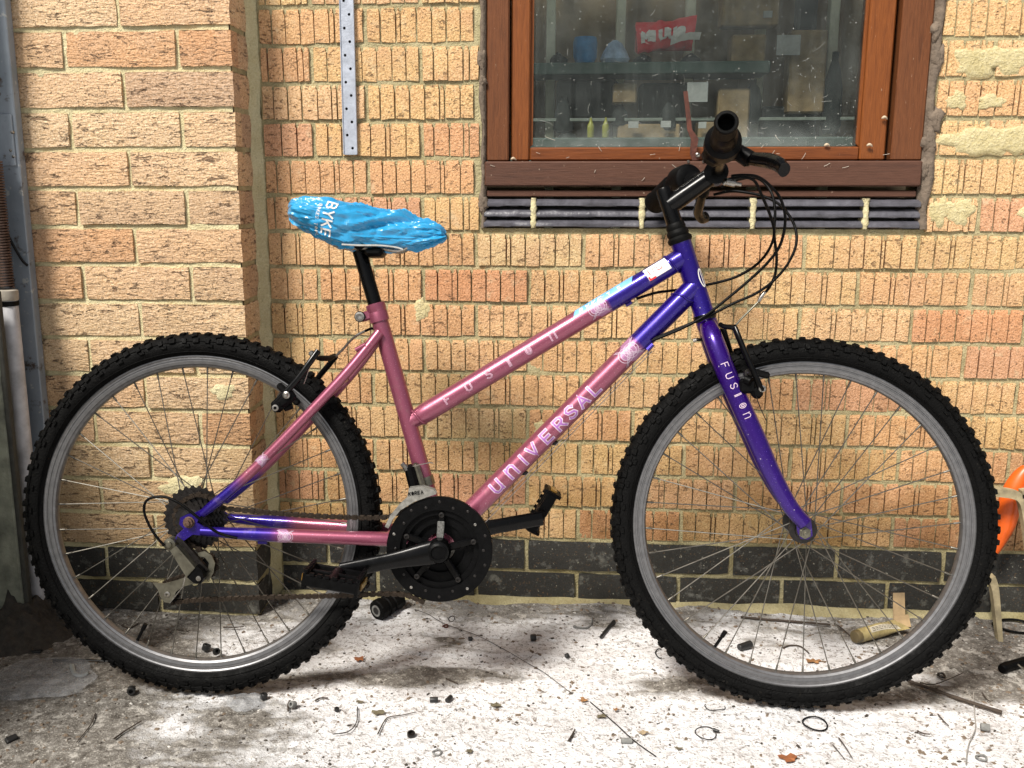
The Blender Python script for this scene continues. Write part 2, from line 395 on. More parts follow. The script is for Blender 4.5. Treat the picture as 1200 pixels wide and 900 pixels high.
t = NT('blue_saddle_cover_film'); c = t.coord(); n = t.noise(c, 45, 5, .6, .6)
BLUEC = t.fin((.022,.27,.53,1), .28, t.bump(t.noise(c, 60, 2, .5, 2.0), .0012, .5), 0, Specular_IOR_Level=.7)
# ================================================================ GROUND
def axis(lo, hi, d, outer):
    f = list(np.arange(lo, hi+d/2, d)); return np.array([-o for o in outer[::-1] if -o < lo-.01]+f+[o for o in outer if o > hi+.01])
gx = axis(-1.0, 1.6, .006, [2.2, 3.5, 7, 20, 60]); gy = axis(-.95, .012, .005, [1.4, 2.2, 4, 9, 25, 60])
def blob(x, y, cx, cy, rx, ry): return np.exp(-(((x-cx)/rx)**2+((y-cy)/ry)**2))
def gh(x, y):
    crk_ = lambda yc, x0, x1: np.exp(-((y-yc-.012*vn(x*5, yc*50)-.003*vn(x*40, yc*9))/.0025)**2)*smst(x0-.05, x0, x)*smst(x1+.05, x1, x)
    near = np.exp(-np.maximum(0, np.maximum(-1-x, x-1.6))*2)*np.exp(-np.maximum(0, -.95-y)*2)
    h = fbm(x*5, y*5, 1, 3)*.005+fbm(x*26, y*32, 4, 4, .6)*.0028
    h = h+np.abs(fbm(x*55, y*60, 9, 2))*.0024
    h = h*near+smst(-.40, -.85, x)*smst(-.55, -.12, y)*.016*near
    h = h+smst(-.035, .0, y)*.008*(fbm(x*20, y*20, 2, 2)+.6)
    # shallow steps of poured cement behind the pedals
    h = h-.006*crk_(-.105, -.1, .62)-.005*crk_(-.185, .0, .40)-.004*crk_(-.52, .35, .75)
    h = h+.004*smst(-.26, -.25, y+.02*vn(x*6, 3.3))*smst(.0, .15, x)*near
    return x, y, h-.0035
def g_dirt_shade(x, y):
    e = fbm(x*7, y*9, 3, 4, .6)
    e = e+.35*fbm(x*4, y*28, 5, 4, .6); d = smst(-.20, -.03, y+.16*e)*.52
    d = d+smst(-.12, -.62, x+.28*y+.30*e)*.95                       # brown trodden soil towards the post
    e = e+.6*fbm(x*30, y*40, 7, 3, .6); d = d+blob(x, y, .06, -.37, .20, .035)*(.70+1.0*e)+blob(x, y, .24, -.33, .13, .020)*(.40+1.2*e)  # patches by both tyres mix mud with their painted contact shade
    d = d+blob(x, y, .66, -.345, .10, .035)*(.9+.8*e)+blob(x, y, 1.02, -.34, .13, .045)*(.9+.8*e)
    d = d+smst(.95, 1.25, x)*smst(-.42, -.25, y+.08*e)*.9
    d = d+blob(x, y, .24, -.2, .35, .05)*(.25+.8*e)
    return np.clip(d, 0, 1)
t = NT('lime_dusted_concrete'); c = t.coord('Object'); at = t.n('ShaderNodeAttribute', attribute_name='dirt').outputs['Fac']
n1 = t.noise(c, 60, 6, .7); n2 = t.noise(c, 9, 5, .6); n3 = t.noise(c, 240, 4, .7); n4 = t.noise(c, 120, 3, .6, 1.2)
white = t.ramp(n2, [(.25, (.62,.61,.61,1)), (.6, (.80,.80,.81,1))])
white = t.mix(t.math('MULTIPLY', t.step(n1, .53, .60), .55), white, (.36,.32,.30,1))
white = t.mix(t.math('MULTIPLY', t.step(n4, .57, .64), .85), white, (.17,.145,.12,1))
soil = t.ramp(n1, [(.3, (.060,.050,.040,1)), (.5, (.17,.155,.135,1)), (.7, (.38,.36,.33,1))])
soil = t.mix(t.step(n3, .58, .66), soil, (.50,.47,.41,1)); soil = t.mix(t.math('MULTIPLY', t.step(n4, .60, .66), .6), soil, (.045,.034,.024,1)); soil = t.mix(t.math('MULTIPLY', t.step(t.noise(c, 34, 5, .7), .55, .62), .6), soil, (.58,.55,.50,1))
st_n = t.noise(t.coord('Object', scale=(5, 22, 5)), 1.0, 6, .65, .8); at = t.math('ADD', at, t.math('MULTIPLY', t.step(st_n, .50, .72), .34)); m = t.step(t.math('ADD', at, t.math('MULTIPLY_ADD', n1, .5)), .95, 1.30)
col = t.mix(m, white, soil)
col = t.mix(t.math('MULTIPLY', t.step(n3, .68, .75), .6), col, (.06,.05,.042,1))
wp = t.n('ShaderNodeNewGeometry').outputs['Position']
GROUND = t.fin(col, .92, t.bump(t.math('ADD', n3, t.math('ADD', n1, n4)), .003), 0)
ground = grid_mesh('ground', gx, gy, gh, GROUND, mask={'dirt': g_dirt_shade}); tag(ground, kind='structure')
# ground goes on under and behind the wall
mb = MB(); mb.box((0, 30.4, -.06), (120, 60, .1)); fl = mb.build('floor', simple('workshop_floor', (.12,.12,.11,1), .8)); tag(fl, kind='structure')

# ================================================================ BRICK WALL
RH, BL, J = .075, .225, .0095
def ribbed(w, var, kind='rib'):
    """one brick face, ribs standing proud of thin grooves, x centred"""
    r = random.Random(var*31+int(w*1000)); x0, x1 = -w/2, w/2; h = RH-J
    mb = MB()
    if kind == 'rib':
        full = [-.080, -.049, -.0395, -.008, .023, .053, .083]
        if var % 2: full = [-g for g in full][::-1]
        if w < .16: full = [g for g in ([-.043, -.012, .018] if var % 2 else [-.035, -.004, .026, .037]) if abs(g) < w/2-.008]
        prof = [(x0, 0)]; top = [(x0, 0)]
        for g in full:
            if not (x0+.006 < g < x1-.006): continue
            g += r.uniform(-.0015, .0015); a = r.uniform(.0010, .0019); d = r.uniform(.005, .009); b = r.uniform(.0024, .0040)
            prof += [(g-a, 0), (g-a*.7, d), (g+a*.7, d), (g+a, 0)]
            top += [(g-b, 0), (g-b*.8, .022), (g+b*.8, .022), (g+b, 0)]
        prof.append((x1, 0)); top.append((x1, 0)); hh = r.uniform(.005, .009)
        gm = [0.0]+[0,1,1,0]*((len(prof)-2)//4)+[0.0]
        rows = [(-h/2, prof), (-h*.1, prof), (h/2-hh-.0015, prof), (h/2-hh, top), (h/2, top)]
    else:
        k = 8; p = [(x0+(x1-x0)*i/k, 0) for i in range(k+1)]; rows = [(-h/2, p), (-h*.15, p), (h*.2, p), (h/2, p)]
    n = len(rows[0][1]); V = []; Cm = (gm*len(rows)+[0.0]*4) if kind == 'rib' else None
    tilt = [r.uniform(-.0015, .0015), r.uniform(-.001, .001)]
    ej = [[r.uniform(-.0014, .0012)*(2.2 if r.random() < .12 else 1) for _ in range(n)] for _ in (0, 1)]
    for ri, (z, pr) in enumerate(rows):
        for i, (x, d) in enumerate(pr):
            zz = z+(ej[0][i] if ri == 0 else ej[1][i] if ri == len(rows)-1 else 0)
            xx = x+(r.uniform(-.0012, .0012) if i in (0, n-1) else 0)
            ed = .0015 if ri in (0, len(rows)-1) else 0
            V.append((xx, d+ed+tilt[0]*x/.1+tilt[1]*z/.03, zz))
    F = []
    for ri in range(len(rows)-1):
        for i in range(n-1): F.append((ri*n+i, ri*n+i+1, (ri+1)*n+i+1, (ri+1)*n+i))
    m = len(V); V += [(x0, .04, -h/2), (x1, .04, -h/2), (x1, .04, h/2), (x0, .04, h/2)]; L = (len(rows)-1)*n
    F += [tuple([m, m+1]+list(range(n-1, -1, -1))), tuple([m+3]+list(range(L, L+n))+[m+2]),
          tuple([m]+[ri*n for ri in range(len(rows))]+[m+3]), tuple([m+1, m+2]+[ri*n+n-1 for ri in range(len(rows)-1, -1, -1)])]
    mb.add(V, F, Cm)
    return mb
_bc = {}
def brick_mesh(w, kind, var):
    k = (round(w, 3), kind, var)
    if k not in _bc:
        mat = {'rib': BR_RIB, 'blue': BR_BLUE, 'drag': BR_DRAG}[kind]
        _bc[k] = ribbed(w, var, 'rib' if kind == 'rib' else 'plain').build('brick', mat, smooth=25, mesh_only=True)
    return _bc[k]
WX0, WX1 = -.2265, 2.02                      # main wall between the pier and the far end
OX0, OX1, OZ0 = .236, 1.122, .900            # window opening
wall = tag(empty('brick_wall', (.9, .05, 0)), 'buff brick wall of ribbed bricks around the window with two dark courses at its foot', 'wall')
def put_brick(parent, x0, x1, z, kind, y=0.0, rz=0.0, var=None):
    w = x1-x0-J*.5*2
    if w < .014: return
    o = obj('brick', brick_mesh(w, kind, random.randrange(12) if var is None else var), None)
    o.parent = parent; o.matrix_parent_inverse = Matrix.Identity(4)
    o.location = Vector(((x0+x1)/2, y+random.uniform(-.0012, .0012), z))-parent.location
    o.rotation_euler = (0, random.uniform(-.006, .006), rz)
    return o
for row in range(19):
    z = row*RH+RH/2+.0015; off = 0 if row % 2 == 0 else .1125
    xs = [WX0]; k = -2
    while True:
        x = k*BL+off-.004; k += 1
        if x <= WX0+.02: continue
        if x >= WX1: break
        xs.append(x)
    kind = 'blue' if row < 2 else 'rib'
    for a, b in zip(xs[:-1], xs[1:]):
        if row >= 11 and b > OX0-.004 and a < OX1+.004:          # cut round the window opening
            if a < OX0-.03: put_brick(wall, a, OX0-.004, z, kind)
            if b > OX1+.03: put_brick(wall, OX1+.006, b, z, kind)
            continue
        put_brick(wall, a, b, z, kind)
def mortar_f(x, z):
    y = .0050+fbm(x*30, z*30, 2, 4, .6)*.0030-.001*np.abs(fbm(x*90, z*90, 5, 2))
    return x, y, z
def slab(name, x0, x1, z0, z1, mat, parent, d=.005, yb=0.0):
    o = grid_mesh(name, np.arange(x0, x1+d, d), np.arange(z0, z1+d, d), lambda X, Z: (np.minimum(X, x1), mortar_f(X, Z)[1]+yb, np.minimum(Z, z1)), mat)
    o.parent = parent; o.location = -parent.location; return o
slab('mortar', WX0, OX0-.002, -.03, 1.42, MORTAR, wall); slab('mortar', OX1+.002, WX1, -.03, 1.42, MORTAR, wall); slab('mortar', OX0-.0018, OX1+.0018, -.03, OZ0-.066, MORTAR, wall)
mb = MB()
mb.box(((WX0+OX0)/2-.001, .062, .7), (OX0-WX0, .098, 1.5)); mb.box(((WX1+OX1)/2+.001, .062, .7), (WX1-OX1, .098, 1.5)); mb.box(((OX0+OX1)/2, .064, .40), (OX1-OX0-.004, .094, .86))
mb.box((5.0, .062, .7), (5.95, .098, 1.5)); mb.box((-4, .062, .7), (7.5, .098, 1.5))
o = mb.build('wall_core', MORTAR, smooth=0); o.parent = wall; o.location = -wall.location
# old mortar smears over the bricks beside the window
def lump(cx, cz, rx, rz, h, seed, y=0.0, mat=PATCH, n=26, parent=None, name='mortar_smear'):
    r = np.random.default_rng(seed); ph = r.random(6)*6.28; V = [(cx, y-h*1.0, cz)]; F = []; rings = 5
    for k in range(1, rings+1):
        f = k/rings
        for i in range(n):
            a = 2*pi*i/n; rr = f*(1+.16*sin(3*a+ph[0])+.12*sin(5*a+ph[1])+.08*sin(9*a+ph[2])+.05*sin(14*a+ph[3]))
            hh = h*(1-f**4)*(.75+.5*r.random()) if k < rings else -.0035
            V.append((cx+rx*rr*cos(a), y-hh, cz+rz*rr*sin(a)))
    for i in range(n): F.append((0, 1+i, 1+(i+1) % n))
    for k in range(rings-1):
        for i in range(n): F.append((1+k*n+i, 1+(k+1)*n+i, 1+(k+1)*n+(i+1) % n, 1+k*n+(i+1) % n))
    mb = MB().add(V, F); o = mb.build(name, mat, None, smooth=80)
    if parent is not None: o.parent = parent; o.location = -parent.location
    return o
for i, (cx, cz, rx, rz) in enumerate([(1.205,1.158,.055,.030),(1.262,1.162,.05,.028),(1.215,1.008,.072,.029),(1.285,1.008,.06,.028),(1.17,1.085,.022,.020),(1.235,1.083,.030,.016),(1.155,.868,.022,.030),(1.195,.870,.034,.027),
      (.375,.40,.035,.025),(.105,.66,.02,.026),(1.34,.865,.03,.03)]):
    lump(cx, cz, rx, rz, .0022, i+3, 0.0, PATCH, parent=wall)
# wall foot: mortar fillet spilling on the floor
mb = MB(); xs = np.arange(WX0, 1.7, .012); V = []; F = []
for i, x in enumerate(xs):
    a = .014+.006*float(fbm(x*14, 1.1, 0, 3)); b = .022+.012*float(fbm(x*11, 5.1, 0, 3))
    V += [(x, .002, a), (x, -.004, a*.9), (x, -b*.6, a*.35), (x, -b, -.006)]
for i in range(len(xs)-1):
    for j in range(3): F.append((i*4+j, i*4+4+j, i*4+5+j, i*4+1+j))
o = mb.add(V, F).build('mortar_fillet', MORTAR, None, 80); o.parent = wall; o.location = -wall.location

# ================================================================ PIER
PX1, PY, PH = -.2455, -.1125, .0765
pier = tag(empty('brick_pier', (-.47, -.05, 0)), 'projecting brick pier of smooth creased orange bricks left of the bicycle saddle', 'pier')
def pb(x0, x1, y, z, var=None, kind='drag', rz=0):
    w = x1-x0-J; o = obj('brick', brick_mesh(w, kind, random.randrange(12)), pier)
    o.location = Vector(((x0+x1)/2, y+random.uniform(-.0015, .0015), z))-pier.location; o.rotation_euler = (0, random.uniform(-.007, .007), rz)
for row in range(18):
    z = row*PH+PH/2-.002; kind = 'blue' if row < 2 else 'drag'
    edges = [PX1+.005, -.467, -.692, -.917, -1.142] if row % 2 == 0 else [PX1+.005, -.354, -.583, -.808, -1.033]
    for b, a in zip(edges[:-1], edges[1:]): pb(a, b, PY, z, kind=kind)
    # return side facing right
    o = obj('brick', brick_mesh(.108, kind, random.randrange(5)), pier)
    o.location = Vector((PX1, PY+.058, z))-pier.location; o.rotation_euler = (0, 0, pi/2)
o = grid_mesh('mortar', np.arange(-1.15, PX1-.004, .005), np.arange(-.03, 1.41, .005), lambda X, Z: (X, PY+.0050+fbm(X*30, Z*30, 8, 4, .6)*.0026, Z), MORTAR2, pier); o.location = -pier.location
o = grid_mesh('mortar', np.arange(PY+.006, .008, .005), np.arange(-.03, 1.41, .005), lambda Yv, Z: (PX1-.0028+fbm(Yv*30, Z*30, 9, 4, .6)*.0028, Yv, Z), MORTAR, pier); o.location = -pier.location
mb = MB(); mb.box(((-1.15+PX1)/2-.005, PY/2+.012, .69), (PX1+1.15-.012, -PY-.02, 1.43)); o = mb.build('pier_core', MORTAR2, pier, 0); o.location = -pier.location
# ragged pointing where pier and wall meet
mb = MB(); V = []; F = []; zs = np.arange(0, 1.4, .012)
for i, z in enumerate(zs):
    w = .0175+.007*float(fbm(z*26, 2.2, 0, 4, .65)); V += [(PX1-.002, -.014-.004*float(vn(z*40, 1)), z), (PX1+.006, -.0045, z), (PX1+w, -.0015, z), (PX1+w+.003, .006, z)]
for i in range(len(zs)-1):
    for j in range(3): F.append((i*4+j, i*4+1+j, i*4+5+j, i*4+4+j))
o = mb.add(V, F).build('corner_pointing', MORTAR2, pier, 80); o.location = -pier.location
for i, (cx, cz, rx, rz) in enumerate([(-.40,.285,.05,.03),(-.30,.50,.03,.02)]): lump(cx, cz, rx, rz, .002, 40+i, PY, MORTAR2, parent=pier)

# ================================================================ WINDOW
win = tag(empty('window', (.68, .02, .90)), 'brown wooden window with one dusty pane above the dark tile sill', 'window')
def wpart(name, mb, mat, sm=30):
    o = mb.build(name, mat, win, sm); o.location = -win.location; return o
ZT = 1.62
def bar(x0, x1, y0, y1, z0, z1, b=.003): return MB().bbox(((x0+x1)/2, (y0+y1)/2, (z0+z1)/2), (x1-x0, y1-y0, z1-z0), b)
wpart('frame_post', bar(.243, .2895, .004, .09, .9705, ZT), WOOD_F)
wpart('frame_post', bar(1.054, 1.114, .004, .09, .9705, ZT), WOOD_F)
sill = wpart('sill', bar(.240, 1.114, -.006, .10, .920, .970, .003), WOOD_L)
wpart('sill_lip', bar(.244, 1.110, .004, .10, .8985, .9115, .002), WOOD_L)
wpart('sash_stile', bar(.2925, .3315, .016, .075, .9715, ZT-.01), WOOD_S)
wpart('sash_stile', bar(.996, 1.046, .016, .075, .9715, ZT-.01), WOOD_S)
wpart('sash_rail', bar(.3318, .9957, .0175, .075, .9715, .9985), WOOD_SH)
# bevelled glazing bead
mb = MB()
for x, s in ((.3318, 1), (.9957, -1)): mb.prism([(x, .9988), (x+s*.006, .9988+.006), (x+s*.006, ZT-.02), (x, ZT-.02)], .026, .040)
wpart('glazing_bead', mb, WOOD_S)
t = NT('dusty_window_glass'); c = t.coord('Object')
tr = t.n('ShaderNodeBsdfTransparent'); tr.inputs[0].default_value = (.90,.94,.92,1)
gl = t.n('ShaderNodeBsdfGlossy'); gl.inputs['Roughness'].default_value = .04
df = t.n('ShaderNodeBsdfDiffuse'); df.inputs[0].default_value = (.50,.55,.53,1)
fr = t.n('ShaderNodeFresnel'); fr.inputs[0].default_value = 1.33
mx = t.n('ShaderNodeMixShader'); t.l(fr.outputs[0], mx.inputs[0]); t.l(tr.outputs[0], mx.inputs[1]); t.l(gl.outputs[0], mx.inputs[2])
a = t.step(t.noise(c, 11, 5, .6), .35, .8); b = t.step(t.noise(c, 150, 3, .6), .66, .74); d2 = t.step(t.noise(t.coord('Object', scale=(60, 60, 4)), 1.0, 4, .6), .45, .8)
sx = t.n('ShaderNodeSeparateXYZ'); t.l(c, sx.inputs[0]); low = t.step(sx.outputs['Z'], 1.055, .995)
vo = t.n('ShaderNodeTexVoronoi'); vo.inputs['Scale'].default_value = 70; t.l(c, vo.inputs['Vector']); dots = t.step(vo.outputs['Distance'], .10, .05)
dm = t.math('ADD', t.math('MULTIPLY', a, .055), t.math('MULTIPLY', d2, .03)); dm = t.math('ADD', dm, t.math('MULTIPLY', b, .12)); dm = t.math('ADD', dm, t.math('MULTIPLY', low, t.math('MULTIPLY', a, .30)))
dm = t.math('ADD', dm, t.math('MULTIPLY', dots, t.math('MULTIPLY', t.step(t.noise(c, 40, 2), .48, .55), .4)))
dm = t.math('MINIMUM', t.math('ADD', dm, .006), .9)
m2 = t.n('ShaderNodeMixShader'); t.l(dm, m2.inputs[0]); t.l(mx.outputs[0], m2.inputs[1]); t.l(df.outputs[0], m2.inputs[2]); t.l(m2.outputs[0], t.out.inputs[0])
GLASS = t.m
wpart('pane', MB().box((.6638, .0335, 1.31), (.664, .004, .62)), GLASS, 0)
# webs, grubs and paint flecks caught on the frame
mb = MB(); r = random.Random(5)
for k in range(26):
    x, z = r.uniform(.26, 1.09), r.choice([r.uniform(.925, .965), r.uniform(.973, .997), r.uniform(.998, 1.03)]); a = r.uniform(0, pi); L = r.uniform(.006, .022); yy = -.0075 if z < .97 else .0155
    p = [(x, yy, z), (x+cos(a)*L*.5, yy-.001, z+sin(a)*L*.3), (x+cos(a)*L, yy, z+sin(a)*L*.7)]; mb.tube(catmull(p, 4), .0004, 4)
wpart('web_thread', mb, simple('grey_web', (.55,.50,.42,1), .8)); tag(bpy.context.scene.objects[-1] if False else win.children[-1], kind='stuff')
for x, z, y in ((.2985,.9735,.014), (1.037,1.052,.0125), (.930,.9995,.017), (1.012,.999,.012)):
    mb = MB(); mb.tube(catmull([(x-.005, y-.002, z), (x, y-.004, z+.003), (x+.006, y-.002, z-.001)], 4), [.0012,.002,.0026,.003,.003,.0026,.0022,.0016,.001], 7)
    wpart('dried_grub', mb, simple('pale_grub', (.50,.40,.28,1), .8), 60)
mb = MB(); r = random.Random(9)
for k in range(110):
    x, z = r.uniform(.34, .99), 1.0+.33*r.random()**2.2; a = r.uniform(-1.7, 1.7); L = r.uniform(.003, .016)*(1 if r.random() < .9 else 2)
    p = [(x, .0305, z), (x+cos(a)*L*.5+r.uniform(-.003, .003), .0300, z+sin(a)*L*.4), (x+cos(a)*L, .0305, z+sin(a)*L)]; mb.tube(catmull(p, 4), r.uniform(.00012, .00024), 4)
for k in range(160):
    x, z = r.uniform(.335, .993), 1.0+.33*r.random()**1.5; mb.box((x, .031, z), (r.uniform(.0006, .0018), .0006, r.uniform(.0006, .0022)))
wpart('web_thread', mb, simple('pale_web', (.42,.43,.40,1), .8)); tag(win.children[-1], kind='stuff')
# brown sealing mortar down both jambs, ragged towards the bricks
def seal(x_in, x_out, seed, s):
    V = []; F = []; zs = np.arange(.835, 1.41, .008)
    for i, z in enumerate(zs):
        e = float(fbm(z*22, seed, 0, 4, .65)); wob = abs(float(fbm(z*9, seed+4, 0, 2)))*.022
        xo = x_out+s*(e*.006+wob); ym = -.003-.004*abs(float(vn(z*50, seed)))
        V += [(x_in, .012, z), (x_in+(xo-x_in)*.25, ym+.004, z), (x_in+(xo-x_in)*.6, ym, z), (xo-s*.002, -.003, z), (xo, .004, z)]
    for i in range(len(zs)-1):
        for j in range(4): F.append((i*5+j, i*5+1+j, i*5+6+j, i*5+5+j))
    return MB().add(V, F)
wpart('sealing_strip', seal(.244, .2345, 2.2, -1), SEAL, 80); wpart('sealing_strip', seal(1.1125, 1.126, 7.7, 1), SEAL, 80)
for cx, cz, rx, rz in ((.2335,1.17,.010,.022), (.236,1.13,.008,.012), (1.128,1.165,.012,.028), (1.133,1.05,.016,.026), (1.125,1.008,.015,.022), (1.121,.955,.010,.022), (1.119,1.215,.010,.02), (.236,.885,.011,.02)):
    o = lump(cx, cz, rx, rz, .0055, int(cx*1000+cz*100), 0.0, SEAL, 18, win, 'sealing_lump')
# ---- sub-sill of three thin dark tiles per block
ts = tag(empty('tile_sill', (.68, .02, .835)), 'band of thin dark clay tiles in three layers under the wooden sill', 'sill')
seg = [(.238,.292),(.303,.494),(.506,.680),(.692,.863),(.875,1.0),(1.011,1.118)]
jx = [(0.3415,0,0.8648)[0], (0.5643,0,0.8652)[0], (0.7883,0,0.8656)[0], (1.0119,0,0.866)[0]]
seg = [(.238,jx[0]-.0055),(jx[0]+.0055,jx[1]-.0055),(jx[1]+.0055,jx[2]-.0055),(jx[2]+.0055,jx[3]-.0055),(jx[3]+.0055,1.118)]
for a, b in seg:
    for k, (z0, z1) in enumerate(((.8375,.8515),(.8575,.8735),(.8795,.8935))):
        mb = MB(); n = 10; V = []; yy = -.004+random.uniform(-.001, .001)-.002*(k == 0)
        for i in range(n+1):
            x = a+(b-a)*i/n; j = lambda s: random.uniform(-s, s)
            V += [(x, .045, z0), (x, yy+.0015+j(.0005), z0+j(.0009)), (x, yy+j(.0005), z0+.0015), (x, yy+.0005+j(.0004), z0+.0075+j(.0003)), (x, yy+.0095+j(.0005), z1+j(.0004)), (x, .045, z1)]
        F = [(i*6+q, i*6+6+q, i*6+6+(q+1) % 6, i*6+(q+1) % 6) for i in range(n) for q in range(6)]+[tuple(range(5, -1, -1)), tuple(range(n*6, n*6+6))]
        o = mb.add(V, F).build('tile', TILE, ts, 45); o.location = -ts.location
for x in jx:
    V = []; F = []; zs = np.linspace(.835, .8965, 12)
    for i, z in enumerate(zs):
        w = .0052+.0035*random.random(); y = -.004-.004*random.random(); V += [(x-w, .03, z), (x-w*.8, y+.002, z), (x, y-.0005, z), (x+w*.8, y+.002, z), (x+w, .03, z)]
    for i in range(11):
        for j in range(4): F.append((i*5+j, i*5+1+j, i*5+6+j, i*5+5+j))
    o = MB().add(V, F).build('tile_joint', MORTAR2, ts, 80); o.location = -ts.location
mb = MB(); mb.box((.678, .048, .866), (.878, .05, .06)); o = mb.build('tile_bed', simple('dark_gap_mortar', (.03,.027,.024,1), .95), ts, 0); o.location = -ts.location
# ---- rusty stay bracket on the sill rail
st = tag(empty('rusty_bracket', (.645, .0, .97)), 'rusty iron strap standing up from a screwed foot in front of the window rail', 'bracket')
def lp(parent, name, mb, mat, sm=35): o = mb.build(name, mat, parent, sm); o.location = -parent.location; return o
P = [(0.6421,-0.006,1.1053), (0.6488,-0.006,1.0642), (0.6536,-0.006,1.0311), (0.6643,-0.008,1.0126), (0.6626,-0.004,0.9844), (0.6685,-0.002,0.971)]
mb = MB(); V = []; F = []
wd = [.0042,.0044,.0048,.0075,.0062,.0065]
for (x, y, z), w in zip(P, wd): V += [(x-w, y, z), (x+w, y, z+.001), (x+w, y+.003, z+.001), (x-w, y+.003, z)]
for i in range(len(P)-1):
    for j in range(4): F.append((i*4+j, i*4+(j+1) % 4, i*4+4+(j+1) % 4, i*4+4+j))
F += [(0,1,2,3), tuple(range((len(P)-1)*4, len(P)*4))]
lp(st, 'strap', mb.add(V, F), RUST)
x, y, z = P[5]; mb = MB(); mb.bbox((x-.002, .006, z-.006), (.040, .018, .005), .001); lp(st, 'foot', mb, RUST)
for dx, dz, rr in ((.003, .011, .0045), (-.015, -.002, .0030), (.015, -.002, .0030)):
    mb = MB(); mb.lathe((x+dx, -.006, z+dz), (0, -1, 0), [(rr, 0), (rr, .0015), (rr*.55, .003), (rr*.4, .0012)], 14); lp(st, 'screw', mb, CHROME)
# ---- perforated steel strip on the wall
ps = tag(empty('perforated_strip', (-.038, -.003, .983)), 'perforated galvanised steel strip fixed upright on the ribbed bricks beside the pier', 'metal strip')
mb = MB(); p = .0262; z = .984; k = 0; hw = .0128
while z < 1.44:
    ox = (.0048 if k % 2 == 0 else -.0056); z1 = z+p; cx, cz = -.0385+ox, z+p/2; r0 = .0030; V = []
    for i in range(8): a = pi/4*i; V.append((cx+r0*cos(a), -.0075, cz+r0*sin(a)))
    R = [(hw,0),(hw,1),(0,1),(-hw,1),(-hw,0),(-hw,-1),(0,-1),(hw,-1)]
    for i, (a, b) in enumerate(R): V.append((-.0385+a if a else cx, -.0075, cz+b*p/2))
    V += [(v[0], -.0045, v[2]) for v in V[:8]]
    mb.add(V, [(i, (i+1) % 8, 8+(i+1) % 8, 8+i) for i in range(8)]+[(i, 16+i, 16+(i+1) % 8, (i+1) % 8) for i in range(8)]); z = z1; k += 1
lp(ps, 'perforated_plate', mb, GALV, 0)
for s in (-1, 1):
    mb = MB(); mb.bbox((-.0385+s*.0138, -.005, (z+.984)/2), (.002, .009, z-.984), .0005); lp(ps, 'edge_lip', mb, GALV)
mb = MB(); mb.box((-.0385, -.0022, (z+.984)/2), (.024, .003, z-.984)); lp(ps, 'backing', mb, BLACKP, 0)

# ================================================================ LEFT EDGE: post, pipe, spring, panel
post = tag(empty('steel_post', (-.70, -.13, 0)), 'weathered grey blue steel post with bolt heads against the brick pier', 'post')
V = []; 
mb = MB(); mb.bbox((-.7035, -.128, .66), (.047, .024, 1.56), .002); lp(post, 'flange', mb, STEELP)
mb = MB(); mb.bbox((-.7265, -.170, .66), (.003, .088, 1.56), .0008); lp(post, 'web', mb, STEELP)
for x, z in ((-.688,1.025),(-.694,.990),(-.690,.978),(-.700,1.20)):
    mb = MB(); mb.lathe((x, -.140, z), (0, -1, 0), [(.0042,0),(.0042,.002),(.003,.0045),(.0,.005)], 12); lp(post, 'bolt', mb, CHROME)
mb = MB(); mb.bbox((-.705, -.1425, 1.01), (.038, .003, .10), .001); lp(post, 'bracket_plate', mb, STEELP)
mb = MB(); mb.tube(catmull([(-.72,-.143,.83),(-.705,-.146,.80),(-.69,-.146,.772),(-.682,-.142,.762)], 5), .0028, 6); lp(post, 'cable_clip', mb, DARKM)
pipe = tag(empty('drain_pipe', (-.722, -.185, 0)), 'pale grey plastic pipe running down beside the steel post', 'pipe')
mb = MB(); pX = (-0.7041,-0.185,0.4585)[0]; mb.lathe((pX, -.185, 0), (0, 0, 1), [(.0165,-.02),(.0165,.10),(.0165,.30),(.0165,.50),(.0165,.700),(.014,.704)], 28); lp(pipe, 'tube', mb, PIPE)
mb = MB(); mb.lathe((pX, -.185, .686), (0, 0, 1), [(.0185,0),(.0185,.008),(.0168,.009),(.0168,-.001)], 28, True); lp(pipe, 'clip_band', mb, BLACKP)
mb = MB(); mb.lathe((pX, -.185, .696), (0, 0, 1), [(.0175,0),(.0190,.004),(.0190,.020),(.015,.022)], 28); lp(pipe, 'collar', mb, simple('beige_plastic', (.34,.31,.26,1), .6))
mb = MB(); h = []; n = 46
for i in range(n*12): a = 2*pi*i/12; h.append((pX-.004+.0150*cos(a), -.185+.0150*sin(a), .722+i*(.25/(n*12))))
spg = tag(mb.tube(h, .0021, 5).build('coil_spring', simple('rusty_spring', (.10,.06,.045,1), .6, .3, .5, 90), None, 60), 'dark oily coil spring standing above the grey pipe at the left edge', 'spring'); origin(spg)
pan = tag(empty('concrete_panel', (-.80, -.24, 0)), 'mossy grey green panel with a dark gap behind the grey pipe', 'panel')
mb = MB(); mb.bbox(((-0.7057,-0.24,0.4715)[0]-.10, -.235, .33), (.20, .012, .74), .003); lp(pan, 'board', mb, PANEL)
mb = MB(); mb.bbox(((-0.7004,-0.24,0.4716)[0], -.231, .34), (.010, .016, .76), .002); lp(pan, 'gap_strip', mb, simple('painted_gap_shade', (.05,.05,.042,1), .8, 0, .4, 60))  # dark strip painting in the shade of the gap beside the pipe
mb = MB(); mb.bbox((-.90, -.70, .50), (.012, .90, 1.06), .003); lp(pan, 'shade_board', mb, PANEL)  # unseen board outside the view, added to shade the lower left
